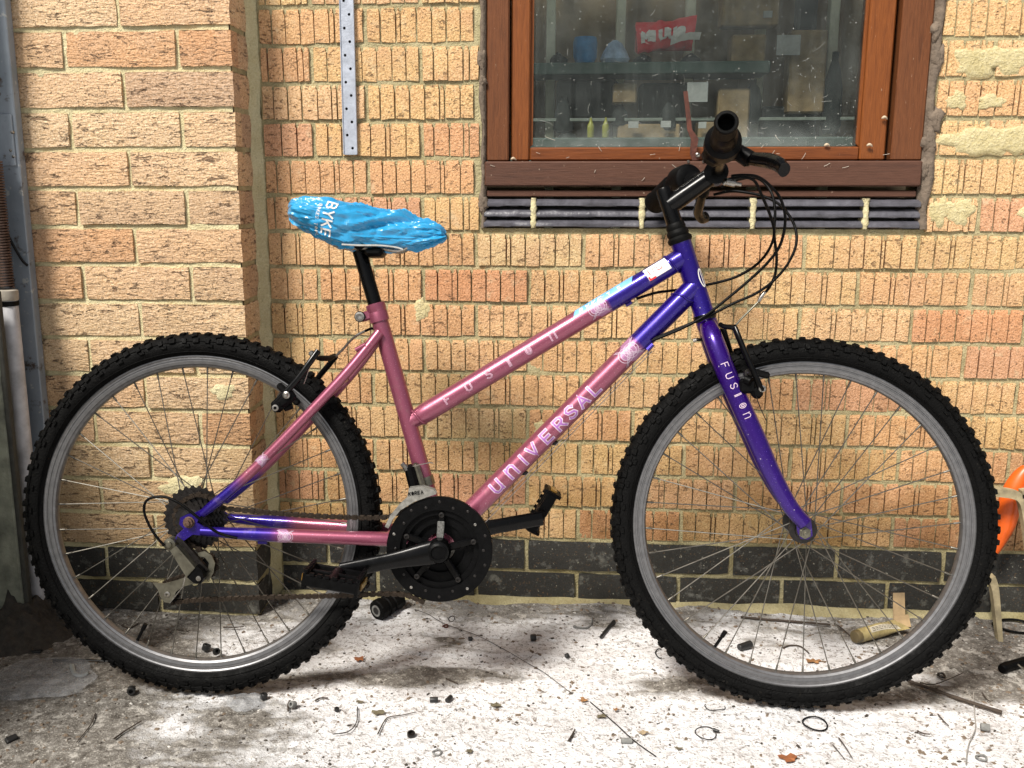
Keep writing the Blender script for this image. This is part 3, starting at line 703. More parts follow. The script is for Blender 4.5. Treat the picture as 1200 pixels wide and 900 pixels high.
# ================================================================ ROOM BEHIND THE PANE
RB = .72
mb = MB(); mb.box((.7, RB+.05, .95), (2.4, .08, 1.6)); iw = mb.build('interior_wall', simple('brown_blockwork', (.26,.20,.13,1), .95, 0, .5, 9), None, 0); origin(iw)
tag(iw, 'plain brown block wall inside the room seen through the pane', 'wall')
mb = MB(); mb.box((.66, .13, .50), (1.6, .02, .78)); 
def ithing(name, label, cat, mb, mat, sm=30, group=None): o = mb.build(name, mat, None, sm); origin(o); return tag(o, label, cat, group)
def ibox(x, z0, z1, w, y=.62, d=.06, b=.004, M=None): return MB().bbox((x, y, (z0+z1)/2), (w, d, z1-z0), b, M)
PALE = simple('pale_planed_timber', (.68,.68,.54,1), .8, 0, .2, 30); DKGREEN = simple('dark_green_paint', (.03,.06,.05,1), .7, 0, .4, 20)
CARD = simple('brown_cardboard', (.30,.21,.11,1), .85, 0, .45, 25); DK = simple('dark_clutter', (.018,.024,.024,1), .8, 0, .5, 30)
for i, (x, lab) in enumerate(((.363,'pale timber upright nearest the left stile, inside the room'), (.545,'pale timber upright second from the left inside the room'), (.724,'pale timber upright just left of the room middle behind the red bag'), (.905,'pale timber upright behind the handlebar grip inside the room'), (1.088,'pale timber upright nearest the right stile, inside the room'))):
    ithing('timber_upright', lab, 'timber post', MB().bbox((x, .665, 1.05), (.024, .035, 1.3), .002), PALE, group='timber uprights inside the room')
ithing('shelf', 'dark green shelf inside the room carrying the red bag', 'shelf', MB().bbox((.56, .60, 1.208), (.70, .15, .030), .003), DKGREEN)
ithing('workbench', 'dark bench front low inside the room behind the pane', 'bench', MB().bbox((.66, .585, .99), (1.15, .10, .10), .004), simple('dark_teal_board', (.06,.085,.075,1), .8))
ithing('bench_rail', 'pale rail running across the room above the bench', 'rail', MB().bbox((.70, .575, 1.086), (1.15, .012, .008), .001), simple('grey_rail', (.22,.25,.22,1), .7))
mb = MB(); mb.box((.7,.335,1.70),(2.4,.39,.03)); cl = mb.build('ceiling', simple('dark_ceiling', (.15,.13,.10,1), .9), None, 0); tag(cl, kind='structure')
for xx, nm in ((-.35, 'left'), (1.75, 'right')):
    mb = MB(); mb.box((xx,.40,.8),(.03,.56,1.7)); sw = mb.build('interior_side_wall', simple('dark_side_wall', (.15,.13,.10,1), .9), None, 0); tag(sw, kind='structure')
# red plastic bag with white letters
ithing('brown_board', 'large brown board filling the right of the room behind the boxes', 'board', MB().bbox((.99,.69,1.30),(.26,.012,.50),.002), simple('brown_fibreboard', (.24,.17,.11,1), .9, 0, .3, 8))
rr2 = random.Random(4)
for k, (x, z, w, h, lab) in enumerate(((.40,1.10,.05,.09,'black bottle shape at the left end under the shelf'),(.545,1.10,.04,.06,'dark tin between the small labelled box and the case'),(.60,1.235,.05,.022,'dark bundle lying on the shelf under the red sack'),(.72,1.235,.05,.024,'dark lump right of the red sack on the shelf'),(.385,1.235,.045,.035,'grey lump at the left end of the shelf'),(.88,1.13,.05,.11,'black upright tool beside the dull cardboard sheet'),(1.08,1.15,.05,.20,'black shape hanging at the right edge of the room'),(.67,1.095,.05,.07,'dark canister under the middle of the shelf'),(.41,1.035,.06,.05,'dark clutter low at the left end of the bench'))):
    mb = MB(); mb.lathe((x,.585,z-h/2),(0,0,1),[(w*.35,0),(w*.5,h*.1),(w*.48,h*.55),(w*.3,h*.8),(w*.16,h*.9),(w*.16,h)],12); mb.V = [(x+(v[0]-x)*rr2.uniform(.85,1.15), v[1], v[2]+rr2.uniform(-.002,.002)) for v in mb.V]; ithing('dark_object', lab, 'clutter', mb, DK, 50)
xs = np.linspace(-.095, .095, 20); V = []; F = []
def bagf(u, v):
    return (.652+u*.072*(1+.06*v), .565-.028*cos(v*1.4)*(1-.3*abs(u))+.006*float(fbm(u*6, v*6, 3)), 1.292+v*.034+.010*u+.006*float(fbm(u*5, v*5, 8)))
mb = MB(); n, m = 22, 12
for j in range(m):
    for i in range(n): mb.V.append(bagf(-1+2*i/(n-1), -1+2*j/(m-1))); mb.C.append(0)
for i in range(n): mb.V.append((.652-.072+.144*i/(n-1), .60, 1.257)); mb.C.append(0)
for i in range(n): mb.V.append((.652-.072+.144*i/(n-1), .60, 1.328)); mb.C.append(0)
for j in range(m-1):
    for i in range(n-1): mb.F.append((j*n+i, j*n+i+1, j*n+n+i+1, j*n+n+i))
for i in range(n-1): mb.F += [(m*n+i, m*n+i+1, i+1, i), ((m-1)*n+i, (m-1)*n+i+1, (m+1)*n+i+1, (m+1)*n+i), (m*n+i, (m+1)*n+i, (m+1)*n+i+1, m*n+i+1)]
mb.F += [tuple([m*n]+[j*n for j in range(m)]+[(m+1)*n]), tuple([m*n+n-1]+[j*n+n-1 for j in range(m)]+[(m+1)*n+n-1])]
bag = mb.build('red_bag', simple('red_plastic_sack', (.80,.02,.03,1), .35, 0, .2, 30), None, 70); tag(bag, 'crumpled red plastic sack with white lettering on the room shelf', 'bag')
bmp = lambda s, w, off: Vector(bagf(s, w))+Vector((0, -.002-off, 0))
mb = MB(); letters(mb, 'MIUUo', -.80, -.35, .62, bmp, .13, .001, .30, .4, sub=.1); o = mb.build('lettering', PAPER, bag, 0)
mb = MB(); ribbon(mb, [(.45, -.5), (.95, -.5)], .55, bmp, .0012, .1); mb.build('white_label', PAPER, bag, 0)
c0 = sum((v.co for v in bag.data.vertices), Vector())/len(bag.data.vertices)
mb = MB(); mb.lathe((.452, .575, 1.223), (0, 0, 1), [(.022,0),(.030,.018),(.031,.052),(.028,.066),(.012,.068)], 22); ithing('blue_tub', 'round blue tub on the shelf left of the red sack', 'tub', mb, simple('blue_plastic', (.03,.20,.45,1), .4, 0, .3, 40))
mb = MB(); V = []
mb.lathe((.528, .575, 1.223), (0, 0, 1), [(.030,0),(.038,.012),(.030,.03),(.018,.05),(.006,.058)], 14); ithing('crumpled_cloth', 'pale blue crumpled cloth on the shelf beside the red sack', 'cloth', mb, simple('pale_blue_cloth', (.35,.47,.65,1), .9, 0, .5, 40))
for x, z0, z1, w, lab in ((.86,1.20,1.29,.085,'cardboard box on the right of the room shelf below the timber'), (1.01,1.10,1.30,.09,'tall cardboard box beside the rightmost upright'), (.555,1.125,1.175,.06,'small cardboard box under the shelf with a white label'), (.83,1.02,1.16,.08,'dull cardboard sheet standing behind the handlebar'), (.62,1.00,1.075,.16,'low cardboard carton on the bench with two printed labels'), (.78,1.00,1.08,.07,'short carton on the bench beneath the bracket strap'), (.86,1.31,1.46,.14,'large brown panel high at the right of the room')):
    ithing('carton', lab, 'box', ibox(x, z0, z1, w, .60+random.uniform(-.01, .01), .07), CARD)
for x, z, w, h, y, lab in ((.955,1.262,.058,.048,.55,'white printed sheet hanging near the shelf end'), (.735,1.150,.052,.048,.54,'white card behind the rusty strap'), (.553,1.150,.026,.018,.562,'small white label under the shelf end'), (.578,1.072,.026,.016,.548,'left white label on the low carton'), (.660,1.073,.026,.016,.548,'right white label on the low carton'), (.752,1.070,.02,.016,.548,'white label on the short carton'), (.90,1.335,.022,.016,.548,'small white tag high on the brown panel')):
    ithing('paper_label', lab, 'label', MB().bbox((x, y, z), (w, .003, h), .0005), simple('greyed_paper', (.42,.43,.42,1), .8, 0, .3, 30))
for x, lab in ((.470,'yellow spray bottle standing left on the bench'), (.508,'yellow bottle standing right of another on the bench')):
    mb = MB(); mb.lathe((x, .55, 1.04), (0,0,1), [(.008,0),(.009,.002),(.009,.030),(.005,.038),(.003,.046),(.003,.050)], 14); ithing('bottle', lab, 'bottle', mb, simple('dull_yellow_plastic', (.30,.30,.04,1), .4))
for k, (x, z0, z1, w) in enumerate(((.46,1.09,1.19,.16), (.66,1.08,1.18,.13), (.98,1.0,1.12,.14), (1.01,1.30,1.46,.05))):
    ithing('tool_case', ('black tool case under the left half of the shelf', 'black tool case under the red sack', 'dark case low at the right end of the bench', 'tall dark bag hanging at the top right of the room')[k], 'case', ibox(x, z0, z1, w, .63, .05, .008), DK)
# ================================================================ BICYCLE
BO = Vector((-.2473, -.4505, 0))
BM = Matrix(((.99964,-.02662,-.00389,BO.x),(.0269,.98916,.14432,BO.y),(0,-.14447,.98951,BO.z),(0,0,0,1)))
for i in range(3):
    pass
hx_ = Vector((.99964, .0269, 0)).normalized(); n_ = Vector((-hx_.y, hx_.x, 0)); al_ = .14503
up_ = Vector((0, 0, 1))*cos(al_)+n_*sin(al_); la_ = up_.cross(hx_)
BM = Matrix(((hx_.x, la_.x, up_.x, BO.x), (hx_.y, la_.y, up_.y, BO.y), (hx_.z, la_.z, up_.z, BO.z), (0, 0, 0, 1)))
bike = empty('bicycle'); bike.matrix_world = BM
tag(bike, 'pink and purple mountain bike with knobbly black tyres leaning against the brick wall', 'bicycle')
def bp(name, mb, mat, parent=None, smooth=40, tf=None): return mb.build(name, mat, parent or bike, smooth, tf)
STA = -.09126; AXD = Vector((-.3256, 0, .9455)).normalized(); AXP = Vector((.902, 0, .708))
_SR = Matrix.Rotation(STA, 3, AXD)
def ST(v): return _SR @ (Vector(v)-AXP)+AXP          # turns the fork, front wheel and bars about the head tube
SM = Matrix.Translation(AXP) @ _SR.to_4x4() @ Matrix.Translation(-AXP)
WR = .336
# ---------------- wheels
def tyre_mesh():
    mb = MB(); n = 120; prof = []
    RC = .3085; rt = .0215
    for k in range(15):
        a = -2.45+4.9*k/14; prof.append((RC+rt*cos(a), rt*1.02*sin(a)))
    # lettering line and rim step on the sidewall
    V = []; F = []; m = len(prof)
    for i in range(n):
        t = 2*pi*i/n
        for r, y in prof: V.append((r*cos(t), y, r*sin(t)))
    for i in range(n):
        for k in range(m-1): F.append((i*m+k, i*m+k+1, ((i+1) % n)*m+k+1, ((i+1) % n)*m+k))
    mb.add(V, F)
    for s in (-1, 1):                                   # raised sidewall rings
        for rr, yy in ((.3175, .0205), (.2985, .0205)):
            mb.tube([(rr*cos(2*pi*i/n), s*yy, rr*sin(2*pi*i/n)) for i in range(n)], .0009, 4, closed=True)
    r = random.Random(3)
    def knob(t, phi, ln, wd, ht, tw=0):
        # t: round the wheel, phi: across the tread; ln along, wd across
        R = RC; V = []
        for hh, k in ((-.001, 1.12), (ht, .88)):
            for sx, sy in ((-1, -1), (1, -1), (1, 1), (-1, 1)):
                a, b = sx*ln/2*k, sy*wd/2*k; a, b = a*cos(tw)-b*sin(tw), a*sin(tw)+b*cos(tw)
                ph = phi+b/rt; tt = t+a/.33; q = rt+hh
                V.append(((R+q*cos(ph))*cos(tt), q*1.02*sin(ph), (R+q*cos(ph))*sin(tt)))
        mb.add(V, [(3,2,1,0),(4,5,6,7),(0,1,5,4),(1,2,6,5),(2,3,7,6),(3,0,4,7)])
    N = 92
    for i in range(N):
        t = 2*pi*i/N; d = pi/N
        j = lambda: r.uniform(-.0006, .0006)
        if i % 2 == 0:
            knob(t+j()*3, 0, .0085, .014, .0040+j(), r.uniform(-.3,.3)); knob(t+j()*4, .62, .010, .0080, .0040+j(), .4+r.uniform(-.2,.2)); knob(t+j()*4, -.62, .010, .0080, .0040+j(), -.4+r.uniform(-.2,.2))
        else:
            knob(t+j()*4, .30, .009, .008, .0040+j(), -.3); knob(t+j()*4, -.30, .009, .008, .0040+j(), .3)
        knob(t+d*.5+j()*4, 1.10+j()*90, .0085 if i % 2 else .0115, .0085, .0036+j(), r.uniform(-.25,.25)); knob(t-d*.5+j()*4, -1.10+j()*90, .0085 if i % 2 else .0115, .0085, .0036+j(), r.uniform(-.25,.25))
        if i % 2: knob(t+d, 1.50, .011, .0045, .0026); knob(t-d, -1.50, .011, .0045, .0026)
    return mb.build('tyre', TYRE, None, 30, mesh_only=True)
TM = tyre_mesh()
def rim_mesh():
    P = [(.2925,-.0125),(.2925,-.0102),(.2885,-.0100),(.2885,.0100),(.2925,.0102),(.2925,.0125),(.2895,.0130),(.2872,.0118),(.2866,.0124),(.2845,.0124),(.2838,.0112),(.2820,.0112),(.2812,.0122),(.2760,.0114),(.2752,.0100),(.2715,.0082),(.2690,.0035),(.2690,-.0035),(.2715,-.0082),(.2752,-.0100),(.2760,-.0114),(.2812,-.0122),(.2820,-.0112),(.2838,-.0112),(.2845,-.0124),(.2866,-.0124),(.2872,-.0118),(.2895,-.0130)]
    mb = MB(); n = 120; m = len(P); V = []
    for i in range(n):
        t = 2*pi*i/n
        for r_, y in P: V.append((r_*cos(t), y, r_*sin(t)))
    F = [(i*m+k, i*m+(k+1) % m, ((i+1) % n)*m+(k+1) % m, ((i+1) % n)*m+k) for i in range(n) for k in range(m)]
    return mb.add(V, F).build('wheel', RIM, None, 32, mesh_only=True)
RMm = rim_mesh()
NS = 36
def spoke_mesh(side, lead, fl, fr):
    # one spoke for angle 0, side -1 near / +1 far
    h = lead*radians(62); mb = MB()
    a = Vector((fr*cos(h), side*fl, fr*sin(h))); b = Vector((.270, side*.001, 0)); d = (b-a).normalized()
    mb.tube([a, a+d*.01, b-d*.012], .00105, 5)
    mb.tube([b-d*.013, b-d*.012, b-d*.001, b+d*.004], [.0012,.0019,.0019,.0022], 6)
    return mb.build('spoke', SPOKE, None, 60, mesh_only=True)
SP = {}
def wheel(cx, tf, fl, name, rot0):
    w = obj('wheel', RMm, bike)
    w.matrix_local = tf @ Matrix.Translation((cx, 0, WR)) @ Matrix.Rotation(rot0, 4, 'Y')
    obj('tyre', TM, w)
    for i in range(NS):
        side = -1 if i % 2 else 1; lead = -1 if (i//2) % 2 else 1; k = (side, lead, fl)
        if k not in SP: SP[k] = spoke_mesh(side, lead, fl, .021)
        o = obj('spoke', SP[k], w); o.rotation_euler = (0, 2*pi*i/NS, 0)
    mb = MB(); mb.lathe((0,0,0), (0,1,0), [(.006,-fl-.014),(.0135,-fl-.010),(.0145,-fl-.004),(.024,-fl-.002),(.024,-fl+.002),(.013,-fl+.005),(.011,0),(.013,fl-.005),(.024,fl-.002),(.024,fl+.002),(.0145,fl+.004),(.0135,fl+.010),(.006,fl+.014)], 28)
    mb.build('hub', DARKM, w, 35)
    mb = MB(); mb.tube([(.270,0,.0),(.238,0,.0)], .003, 8); mb.tube([(.246,0,0),(.234,0,0)], .0042, 8); o = mb.build('valve', BLACKP, w); o.rotation_euler = (0, 2.0, 0)
    return w
rw = wheel(0, Matrix.Identity(4), .030, 'rear', .05)
fw = wheel(1.0785, SM, .033, 'front', .12)
# ---------------- frame
BBu, BBh = .4430, .2915
def V3(*a): return Vector(a)
BB = V3(BBu, 0, BBh); STT = V3(.3215, 0, .716)
dst = (STT-BB).normalized()
TT0 = (0.3981,0,0.5192); TT1 = (0.8471,0,0.7959); DT0 = (0.4977,0,0.3532); DT1 = (0.7957,0,0.6619)
TT0, TT1, DT0, DT1 = map(Vector, (TT0, TT1, DT0, DT1)); dtt = (TT1-TT0).normalized(); ddt = (DT1-DT0).normalized()
HT0 = V3(.9025,0,.712)-AXD*.004; HT1 = HT0+AXD*.134
def grad(P, c, w): return [float(smst(c-w, c+w, p)) for p in P]
fr = MB()
ss = np.linspace(0, 1, 70)
fr.tube([BB+(STT-BB)*s for s in ss], .0152, 22, col=[0]*70)
L = (TT1-TT0).length; TA = TT0-dtt*.020; TB = TT1+dtt*.018; tl = (TB-TA).length
LT = L/348; fr.tube([TA+(TB-TA)*s for s in ss], [.0148+.0034*float(smst(.012,.034,s*tl)) for s in ss], 22, col=grad(ss, (.020+LT*249)/tl+.028, .007))
DA = BB+V3(0,0,0); DTd = (DT1-BB).normalized(); DB = DT1+ddt*.132; dl = (DB-DA).length
DA = DT0-ddt*.075; LD = (DT1-DT0).length/281; eD = .075+LD*259
dl = (DB-DA).length
fr.tube([DA+(DB-DA)*s for s in ss], .0191, 24, col=grad(ss, eD/((DB-DA).length)+.034, .007))
fr.tube([HT0, HT0+AXD*.004, HT1-AXD*.004, HT1], [.0195,.0182,.0182,.0195], 26, col=[1]*4)
fr.tube([BB-V3(0,.036,0), BB+V3(0,.036,0)], .0205, 24, col=[0,0])
for s in (-1, 1):
    # chain stays, seat stays
    CS0 = V3(.425, s*.018, .300); CS1 = V3(.335, s*.040, .305) ; CS2 = V3(.120, s*.056, .3125); CS3 = V3(.020, s*.064, .318)
    pth = catmull([CS0, CS1, CS2, CS3], 8); k = len(pth)
    fr.tube(pth, [.0130 if p.x > .3 else .0124 if p.x > .13 else .0080+.0044*max(0, (p.x-.02)/.11) for p in pth], 16, col=[float(smst(.150,.140,p.x)) for p in pth])
    A = V3(.331, s*.017, .672); Bm = V3(.262, s*.036, .585); Cc = V3(.115, s*.056, .430); D = V3(.022, s*.064, .348)
    pth = catmull([A, Bm, Cc, D], 8)
    fr.tube(pth, [.0092]*(len(pth)-3)+[.0088,.008,.007], 16, col=[float(smst(.092,.082,p.x)) for p in pth])
    # dropout plate
    pl = [(.030,.362),(.012,.352),(-.004,.348),(-.016,.342),(-.018,.330),(-.010,.322),(-.022,.312),(-.028,.300),(-.018,.294),(-.008,.302),(.006,.312),(.034,.310),(.052,.316),(.030,.324),(.014,.334)]
    n0 = len(fr.V); fr.prism(pl, s*.0625, s*.0665); fr.C[n0:] = [1.0]*(len(fr.V)-n0)
# gusset / bridge, seat-lug
fr.tube([V3(.262,-.034,.585)+V3(.0,0,0), V3(.262,.034,.585)], .006, 10, col=[0,0])
fr.tube([V3(.345,-.022,.304), V3(.345,.022,.304)], .006, 10, col=[0,0])
for x, z, m_ in ((.300,.640,0),(.128,.2985,1)):
    a, b = (V3(x-.010,-.028,z), V3(x+.008,-.030,z+.010)) if not m_ else (V3(x-.008,-.054,z), V3(x+.008,-.054,z))
    fr.tube([a, b], .0042, 10, col=[m_, m_])
for p in ((TT0+dtt*(LT*283)+V3(.008,0,-.0185)), ): fr.tube([p-dtt*.006, p+dtt*.006], .004, 8, col=[1,1])
p = DA+ddt*(dl-.13)+V3(.012,-.010,-.014); fr.tube([p-ddt*.007, p+ddt*.007], .0045, 8, col=[1,1])
frame = bp('frame', fr, PAINT, smooth=40)
# weld beads
wb = MB()
def weld(c, ax, r, tilt, rt=.0022, n=30):
    ax = Vector(ax).normalized(); a = V3(0,1,0); b = ax.cross(a).normalized()
    wb.tube([Vector(c)+a*cos(2*pi*i/n)*r+b*sin(2*pi*i/n)*r+ax*tilt*abs(sin(2*pi*i/n))*sin(2*pi*i/n) for i in range(n)], [rt*(1+.15*sin(i*2.1)) for i in range(n)], 6, closed=True)
weld(TT0+dtt*.0015, dtt, .0172, -.005)
o = wb.build('weld_bead', PAINT, frame, 60)
wb = MB(); weld(DT1+ddt*.103, ddt, .0193, -.010)
for i in range(len(wb.C)): wb.C[i] = 1.0
wb.build('weld_bead', PAINT, frame, 60)
wb = MB(); weld(TT1-dtt*.002, dtt, .0184, -.004)
for i in range(len(wb.C)): wb.C[i] = 1.0
wb.build('weld_bead', PAINT, frame, 60)
# seat clamp with its bolt
mb = MB(); c0 = STT; mb.lathe(c0-dst*.004, dst, [(.0155,-.022),(.0178,-.022),(.0178,-.007),(.0170,-.005),(.0170,-.003),(.0178,-.001),(.0178,.010),(.0150,.011)], 28)
clamp = bp('seat_clamp', mb, PAINT)
mb = MB(); e = V3(-.022,0,-.006); mb.bbox(c0+V3(-.018,0,-.016), (.022,.020,.017), .003, Matrix.Rotation(-.28, 3, 'Y')); bp('lug', mb, PAINT, clamp)
mb = MB(); mb.lathe(c0+V3(-.027,-.011,-.017), (0,-1,0), [(.0085,0),(.0085,.006),(.0055,.0065),(.0055,.0035),(.0,.003)], 16); bp('bolt', mb, CHROME, clamp)
mb = MB(); mb.lathe(c0+V3(-.027,-.010,-.017), (0,-1,0), [(.0098,-.004),(.0098,.004),(.0086,.005),(.0086,-.004)], 18, True); bp('washer', mb, BLACK, clamp)
# seat post
sp0 = STT+dst*.004; SPt = V3(.2850, 0, .838)
bp('seat_post', MB().tube([sp0-dst*.02, sp0+(SPt-sp0)*.5, SPt], .0128, 22), BLACK)
# ---------------- lettering on the frame
NEAR = (0, -1, .0)
def deco(text, P0, P1, r, s0, w0, h, pitch, wo, wi, parent, phi=0.0, wide=1.0, tf=None, rotate=None, outer=WHITE, inner=LILAC):
    mp = on_tube(P0, P1, r, NEAR, phi)
    if rotate:
        base = mp; mp = lambda s, w, off: base(*rotate(s, w), off)
    a = MB(); letters(a, text, s0, w0, h, mp, wo, .0004, pitch, wide); o = a.build('lettering', outer, parent, 0, tf)
    if inner is not None:
        b = MB(); letters(b, text, s0, w0, h, mp, wi, .0008, pitch, wide); b.build('lettering_fill', inner, o.parent, 0, tf)
sD = lambda f: f*dl
deco('uniVERSAL', DA, DB, .0191, .075+LD*36, -.0115, .0205, [LD*v for v in (0,25,48,60,83,104,123,141,161)], .0062, .0030, frame, 0.05, .98)
deco('FUSIon', TA, TB, .0182, .020+LT*39, -.0070, .0140, [LT*v for v in (0,29,57,86,111,144)], .0028, .0011, frame, .05, .85, inner=simple('pink_print_core', (.40,.12,.18,1), .4))
# interlaced emblem bands where the two paints meet
def emblem(P0, P1, r, s, sc, parent, phi=0.0, tf=None):
    mp = on_tube(P0, P1, r, NEAR, phi)
    a = MB(); n = 18; V = [mp(s+x*sc, w*sc, .0003) for x, w in []]
    # jagged pale field
    cols = 14; ws = np.linspace(-1.25, 1.25, 15); rows_ = []
    for j, w in enumerate(ws):
        l0 = s+sc*(-1.0+.9*abs(w)/1.25+(.12 if j % 2 else 0)); l1 = s+sc*(1.1+.25*abs(w)-(.30 if j % 2 else 0))
        rows_.append([mp(l0+(l1-l0)*i/5, w*sc, .0003) for i in range(6)])
    V = [v for rw_ in rows_ for v in rw_]; F = [(j*6+i, j*6+i+1, j*6+7+i, j*6+6+i) for j in range(14) for i in range(5)]
    o = a.add(V, F).build('emblem', PALEPINK, parent, 0, tf)
    b = MB(); lw = .0009*(sc/.016)
    for dx in (-.35, .35):
        for q in (.62, .40): ribbon(b, [(s+sc*(dx+q*1.2*cos(t*pi/10)), sc*(q*sin(t*pi/10)*1.15)) for t in range(21)], lw, mp, .0007, .003)
    for sg in (-1, 1):
        for o2 in (-.1, .1): ribbon(b, [(s+sc*(-1.0+o2), sc*-.95*sg), (s+sc*(0+o2), 0), (s+sc*(1.2+o2), sc*.95*sg)], lw, mp, .0009, .003)
    b.build('emblem_lines', WHITE, parent, 0, tf)
emblem(DA, DB, .0191, eD, .0185, frame, .1); emblem(TA, TB, .0182, .020+LT*247, .0155, frame, .10)
emblem(V3(.335,-.040,.305), V3(.120,-.056,.3125), .0126, .165, .0120, frame)
emblem(V3(.262,-.036,.585), V3(.115,-.056,.430), .0094, .192, .009, frame)
def patch(P0, P1, r, s0, s1, w0, w1, off, mat, name, parent, skew=0, phi=0.0):
    mp = on_tube(P0, P1, r, NEAR, phi); a = MB(); V = []
    for j in range(9):
        w = w0+(w1-w0)*j/8
        for i in range(7): V.append(mp(s0+(s1-s0)*i/6+skew*(w-w0), w, off))
    a.add(V, [(j*7+i, j*7+i+1, j*7+8+i, j*7+7+i) for j in range(8) for i in range(6)]); return a.build(name, mat, parent, 40)
stk = patch(TA, TB, .0182, LT*230, LT*308, .0070, .0245, .0006, SKYB, 'sticker', frame, skew=.6)
mp = on_tube(TA, TB, .0182, NEAR, 0); a = MB(); letters(a, 'BYKE', LT*238, .0085, .0095, lambda s, w, off: mp(s+.5*(w-.006), w, off), .0019, .0011, .0125, .8); a.build('sticker_lettering', PAPER, stk, 0)
a = MB(); letters(a, 'THE', LT*278, .0085, .008, mp, .0016, .0011, .0105, .8); a.build('sticker_lettering', PAPER, stk, 0)
lab = patch(TA, TB, .0182, .020+LT*314, .020+LT*343, -.0050, .0190, .0009, PAPER, 'price_label', frame, skew=-.05)
a = MB(); q0_ = .020+LT*314; ribbon(a, [(q0_+.014,.004),(q0_+.014,.011),(q0_+.022,.011),(q0_+.022,.004),(q0_+.030,.004),(q0_+.030,.012)], .0011, mp, .0013); ribbon(a, [(q0_+.002,.000),(q0_+.002,-.0040),(q0_+.012,-.0040)], .0030, mp, .0013); ribbon(a, [(q0_+.006,.004),(q0_+.006,.013)], .0018, mp, .0013); a.build('label_print', RED, lab, 0)
# head badge
mpb = on_tube(HT0, HT1, .0182, (.75,-.66,0)); a = MB()
ribbon(a, [(.062+.016*cos(t*pi/10), .006*sin(t*pi/10)) for t in range(21)], .0022, mpb, .0006); ribbon(a, [(.048,0),(.076,0)], .0018, mpb, .0008); a.build('head_badge', PAPER, frame, 0)
# ---------------- headset, fork
mb = MB(); mb.lathe(HT1, AXD, [(.0195,-.002),(.0215,.001),(.0215,.006),(.0178,.010),(.0195,.013),(.0195,.018),(.0165,.022),(.0175,.026),(.0160,.033),(.0150,.034)], 28); hst = bp('headset', mb, RUBBER)
mb = MB(); mb.lathe(HT0, -AXD, [(.0190,-.001),(.0208,.002),(.0208,.006),(.0190,.011)], 28); bp('lower_race', mb, BLACK, hst)
fk = MB()
F0 = HT0-AXD*.010
fk.tube([F0+AXD*.004, F0-AXD*.012, F0-AXD*.026], [.0182,.0190,.0160], 24)
blade = {-1: [F0-AXD*.006+V3(0,-.004,0), (0.918,-0.036,0.6643), (0.9381,-0.049,0.6123), (0.9622,-0.051,0.5599), (0.9925,-0.051,0.4956), (1.0214,-0.051,0.434), (1.053,-0.051,0.3799), (1.0781,-0.051,0.351)]}
blade[1] = [(p[0], -p[1], p[2]) for p in blade[-1]]
for s in (-1, 1):
    pth = catmull(blade[s], 7); n = len(pth); q = np.linspace(0, 1, n)
    fk.tube(pth, [.0145+.0028*float(smst(0,.15,x))-.0042*float(smst(.55,1,x)) for x in q], 20)
    e = Vector(blade[s][-1]); ax = V3(1.0785, s*.051, WR)
    fk.prism([(e.x-.008, e.z+.012), (e.x+.010, e.z+.006), (ax.x+.012, ax.z+.004), (ax.x+.013, ax.z-.006), (ax.x+.006, ax.z-.013), (ax.x-.006, ax.z-.012), (ax.x-.012, ax.z-.002), (e.x-.014, e.z-.004)], s*.048, s*.0535)
# cantilever boss
for s in (-1, 1): fk.tube([V3(.958,s*.048,.585), V3(.985,s*.050,.583)], .0075, 14)
fork = bp('fork', fk, PAINTF, smooth=45, tf=ST)
for s in (-1, 1):
    mb = MB(); mb.lathe(V3(1.0785, s*.0535, WR-.001), (0, s, 0), [(.0105,-.001),(.0105,.002),(.0085,.0025),(.0085,.009),(.0045,.0095),(.0045,.014),(.0,.0145)], 6 if s < 0 else 12); bp('axle_nut', mb, DERAIL, fork, 30, ST)
# lettering runs down the near blade
BP = catmull(blade[-1], 7); cum = [0]
for a_, b_ in zip(BP[:-1], BP[1:]): cum.append(cum[-1]+(b_-a_).length)
def blade_mp(s, w, off):
    i = max(0, min(len(BP)-2, int(np.searchsorted(cum, s))-1)); f = (s-cum[i])/(cum[i+1]-cum[i])
    p = BP[i]+(BP[i+1]-BP[i])*f; t_ = (BP[min(i+2, len(BP)-1)]-BP[i]).normalized(); n = V3(0,-1,0); n = (n-t_*n.dot(t_)).normalized(); b = n.cross(t_)
    r_ = .0173-.0042*float(smst(.55, 1, s/cum[-1])); a = w/r_+.12; return p+(n*cos(a)+b*sin(a))*(r_+off)
a = MB()
for k, ch in enumerate('FUSIon'):
    for stt in GL[ch]: ribbon(a, [(.090+k*.0182+x*.0095, -.0060+y*.0115) for x, y in stt], .0013, blade_mp, .0005)
a.build('lettering', WHITE, fork, 0, ST)
# ---------------- stem and handlebar
stem = MB()
q0 = HT1+AXD*.030; q1 = HT1+AXD*.098
stem.tube([q0, q1-AXD*.004, q1], [.0142,.0142,.0128], 22)
E0 = HT1+AXD*.066; E1 = Vector((0.9169,0,0.952))
stem.tube([E0, E0+(E1-E0)*.15, E0+(E1-E0)*.8, E1], [.0165,.0172,.0160,.0165], 22)
stem.tube([E1+V3(0,-.022,0), E1+V3(0,.022,0)], .0205, 24)
stm = bp('stem', stem, BLACK, tf=ST)
mb = MB(); mb.lathe(q1, AXD, [(.006,-.002),(.006,.001),(.004,.0012),(.004,-.001)], 10, True); bp('expander_bolt', mb, CHROME, stm, tf=ST)
mb = MB(); mb.tube([E1+V3(.012,-.012,-.020), E1+V3(.018,-.012,-.014)], .0042, 10); bp('clamp_bolt', mb, CHROME, stm, tf=ST)
HBn = [E1, (0.9167,-0.06,0.9629), (0.915,-0.13,0.9778), (0.9117,-0.2,0.9879), (0.906,-0.28,0.9908)]
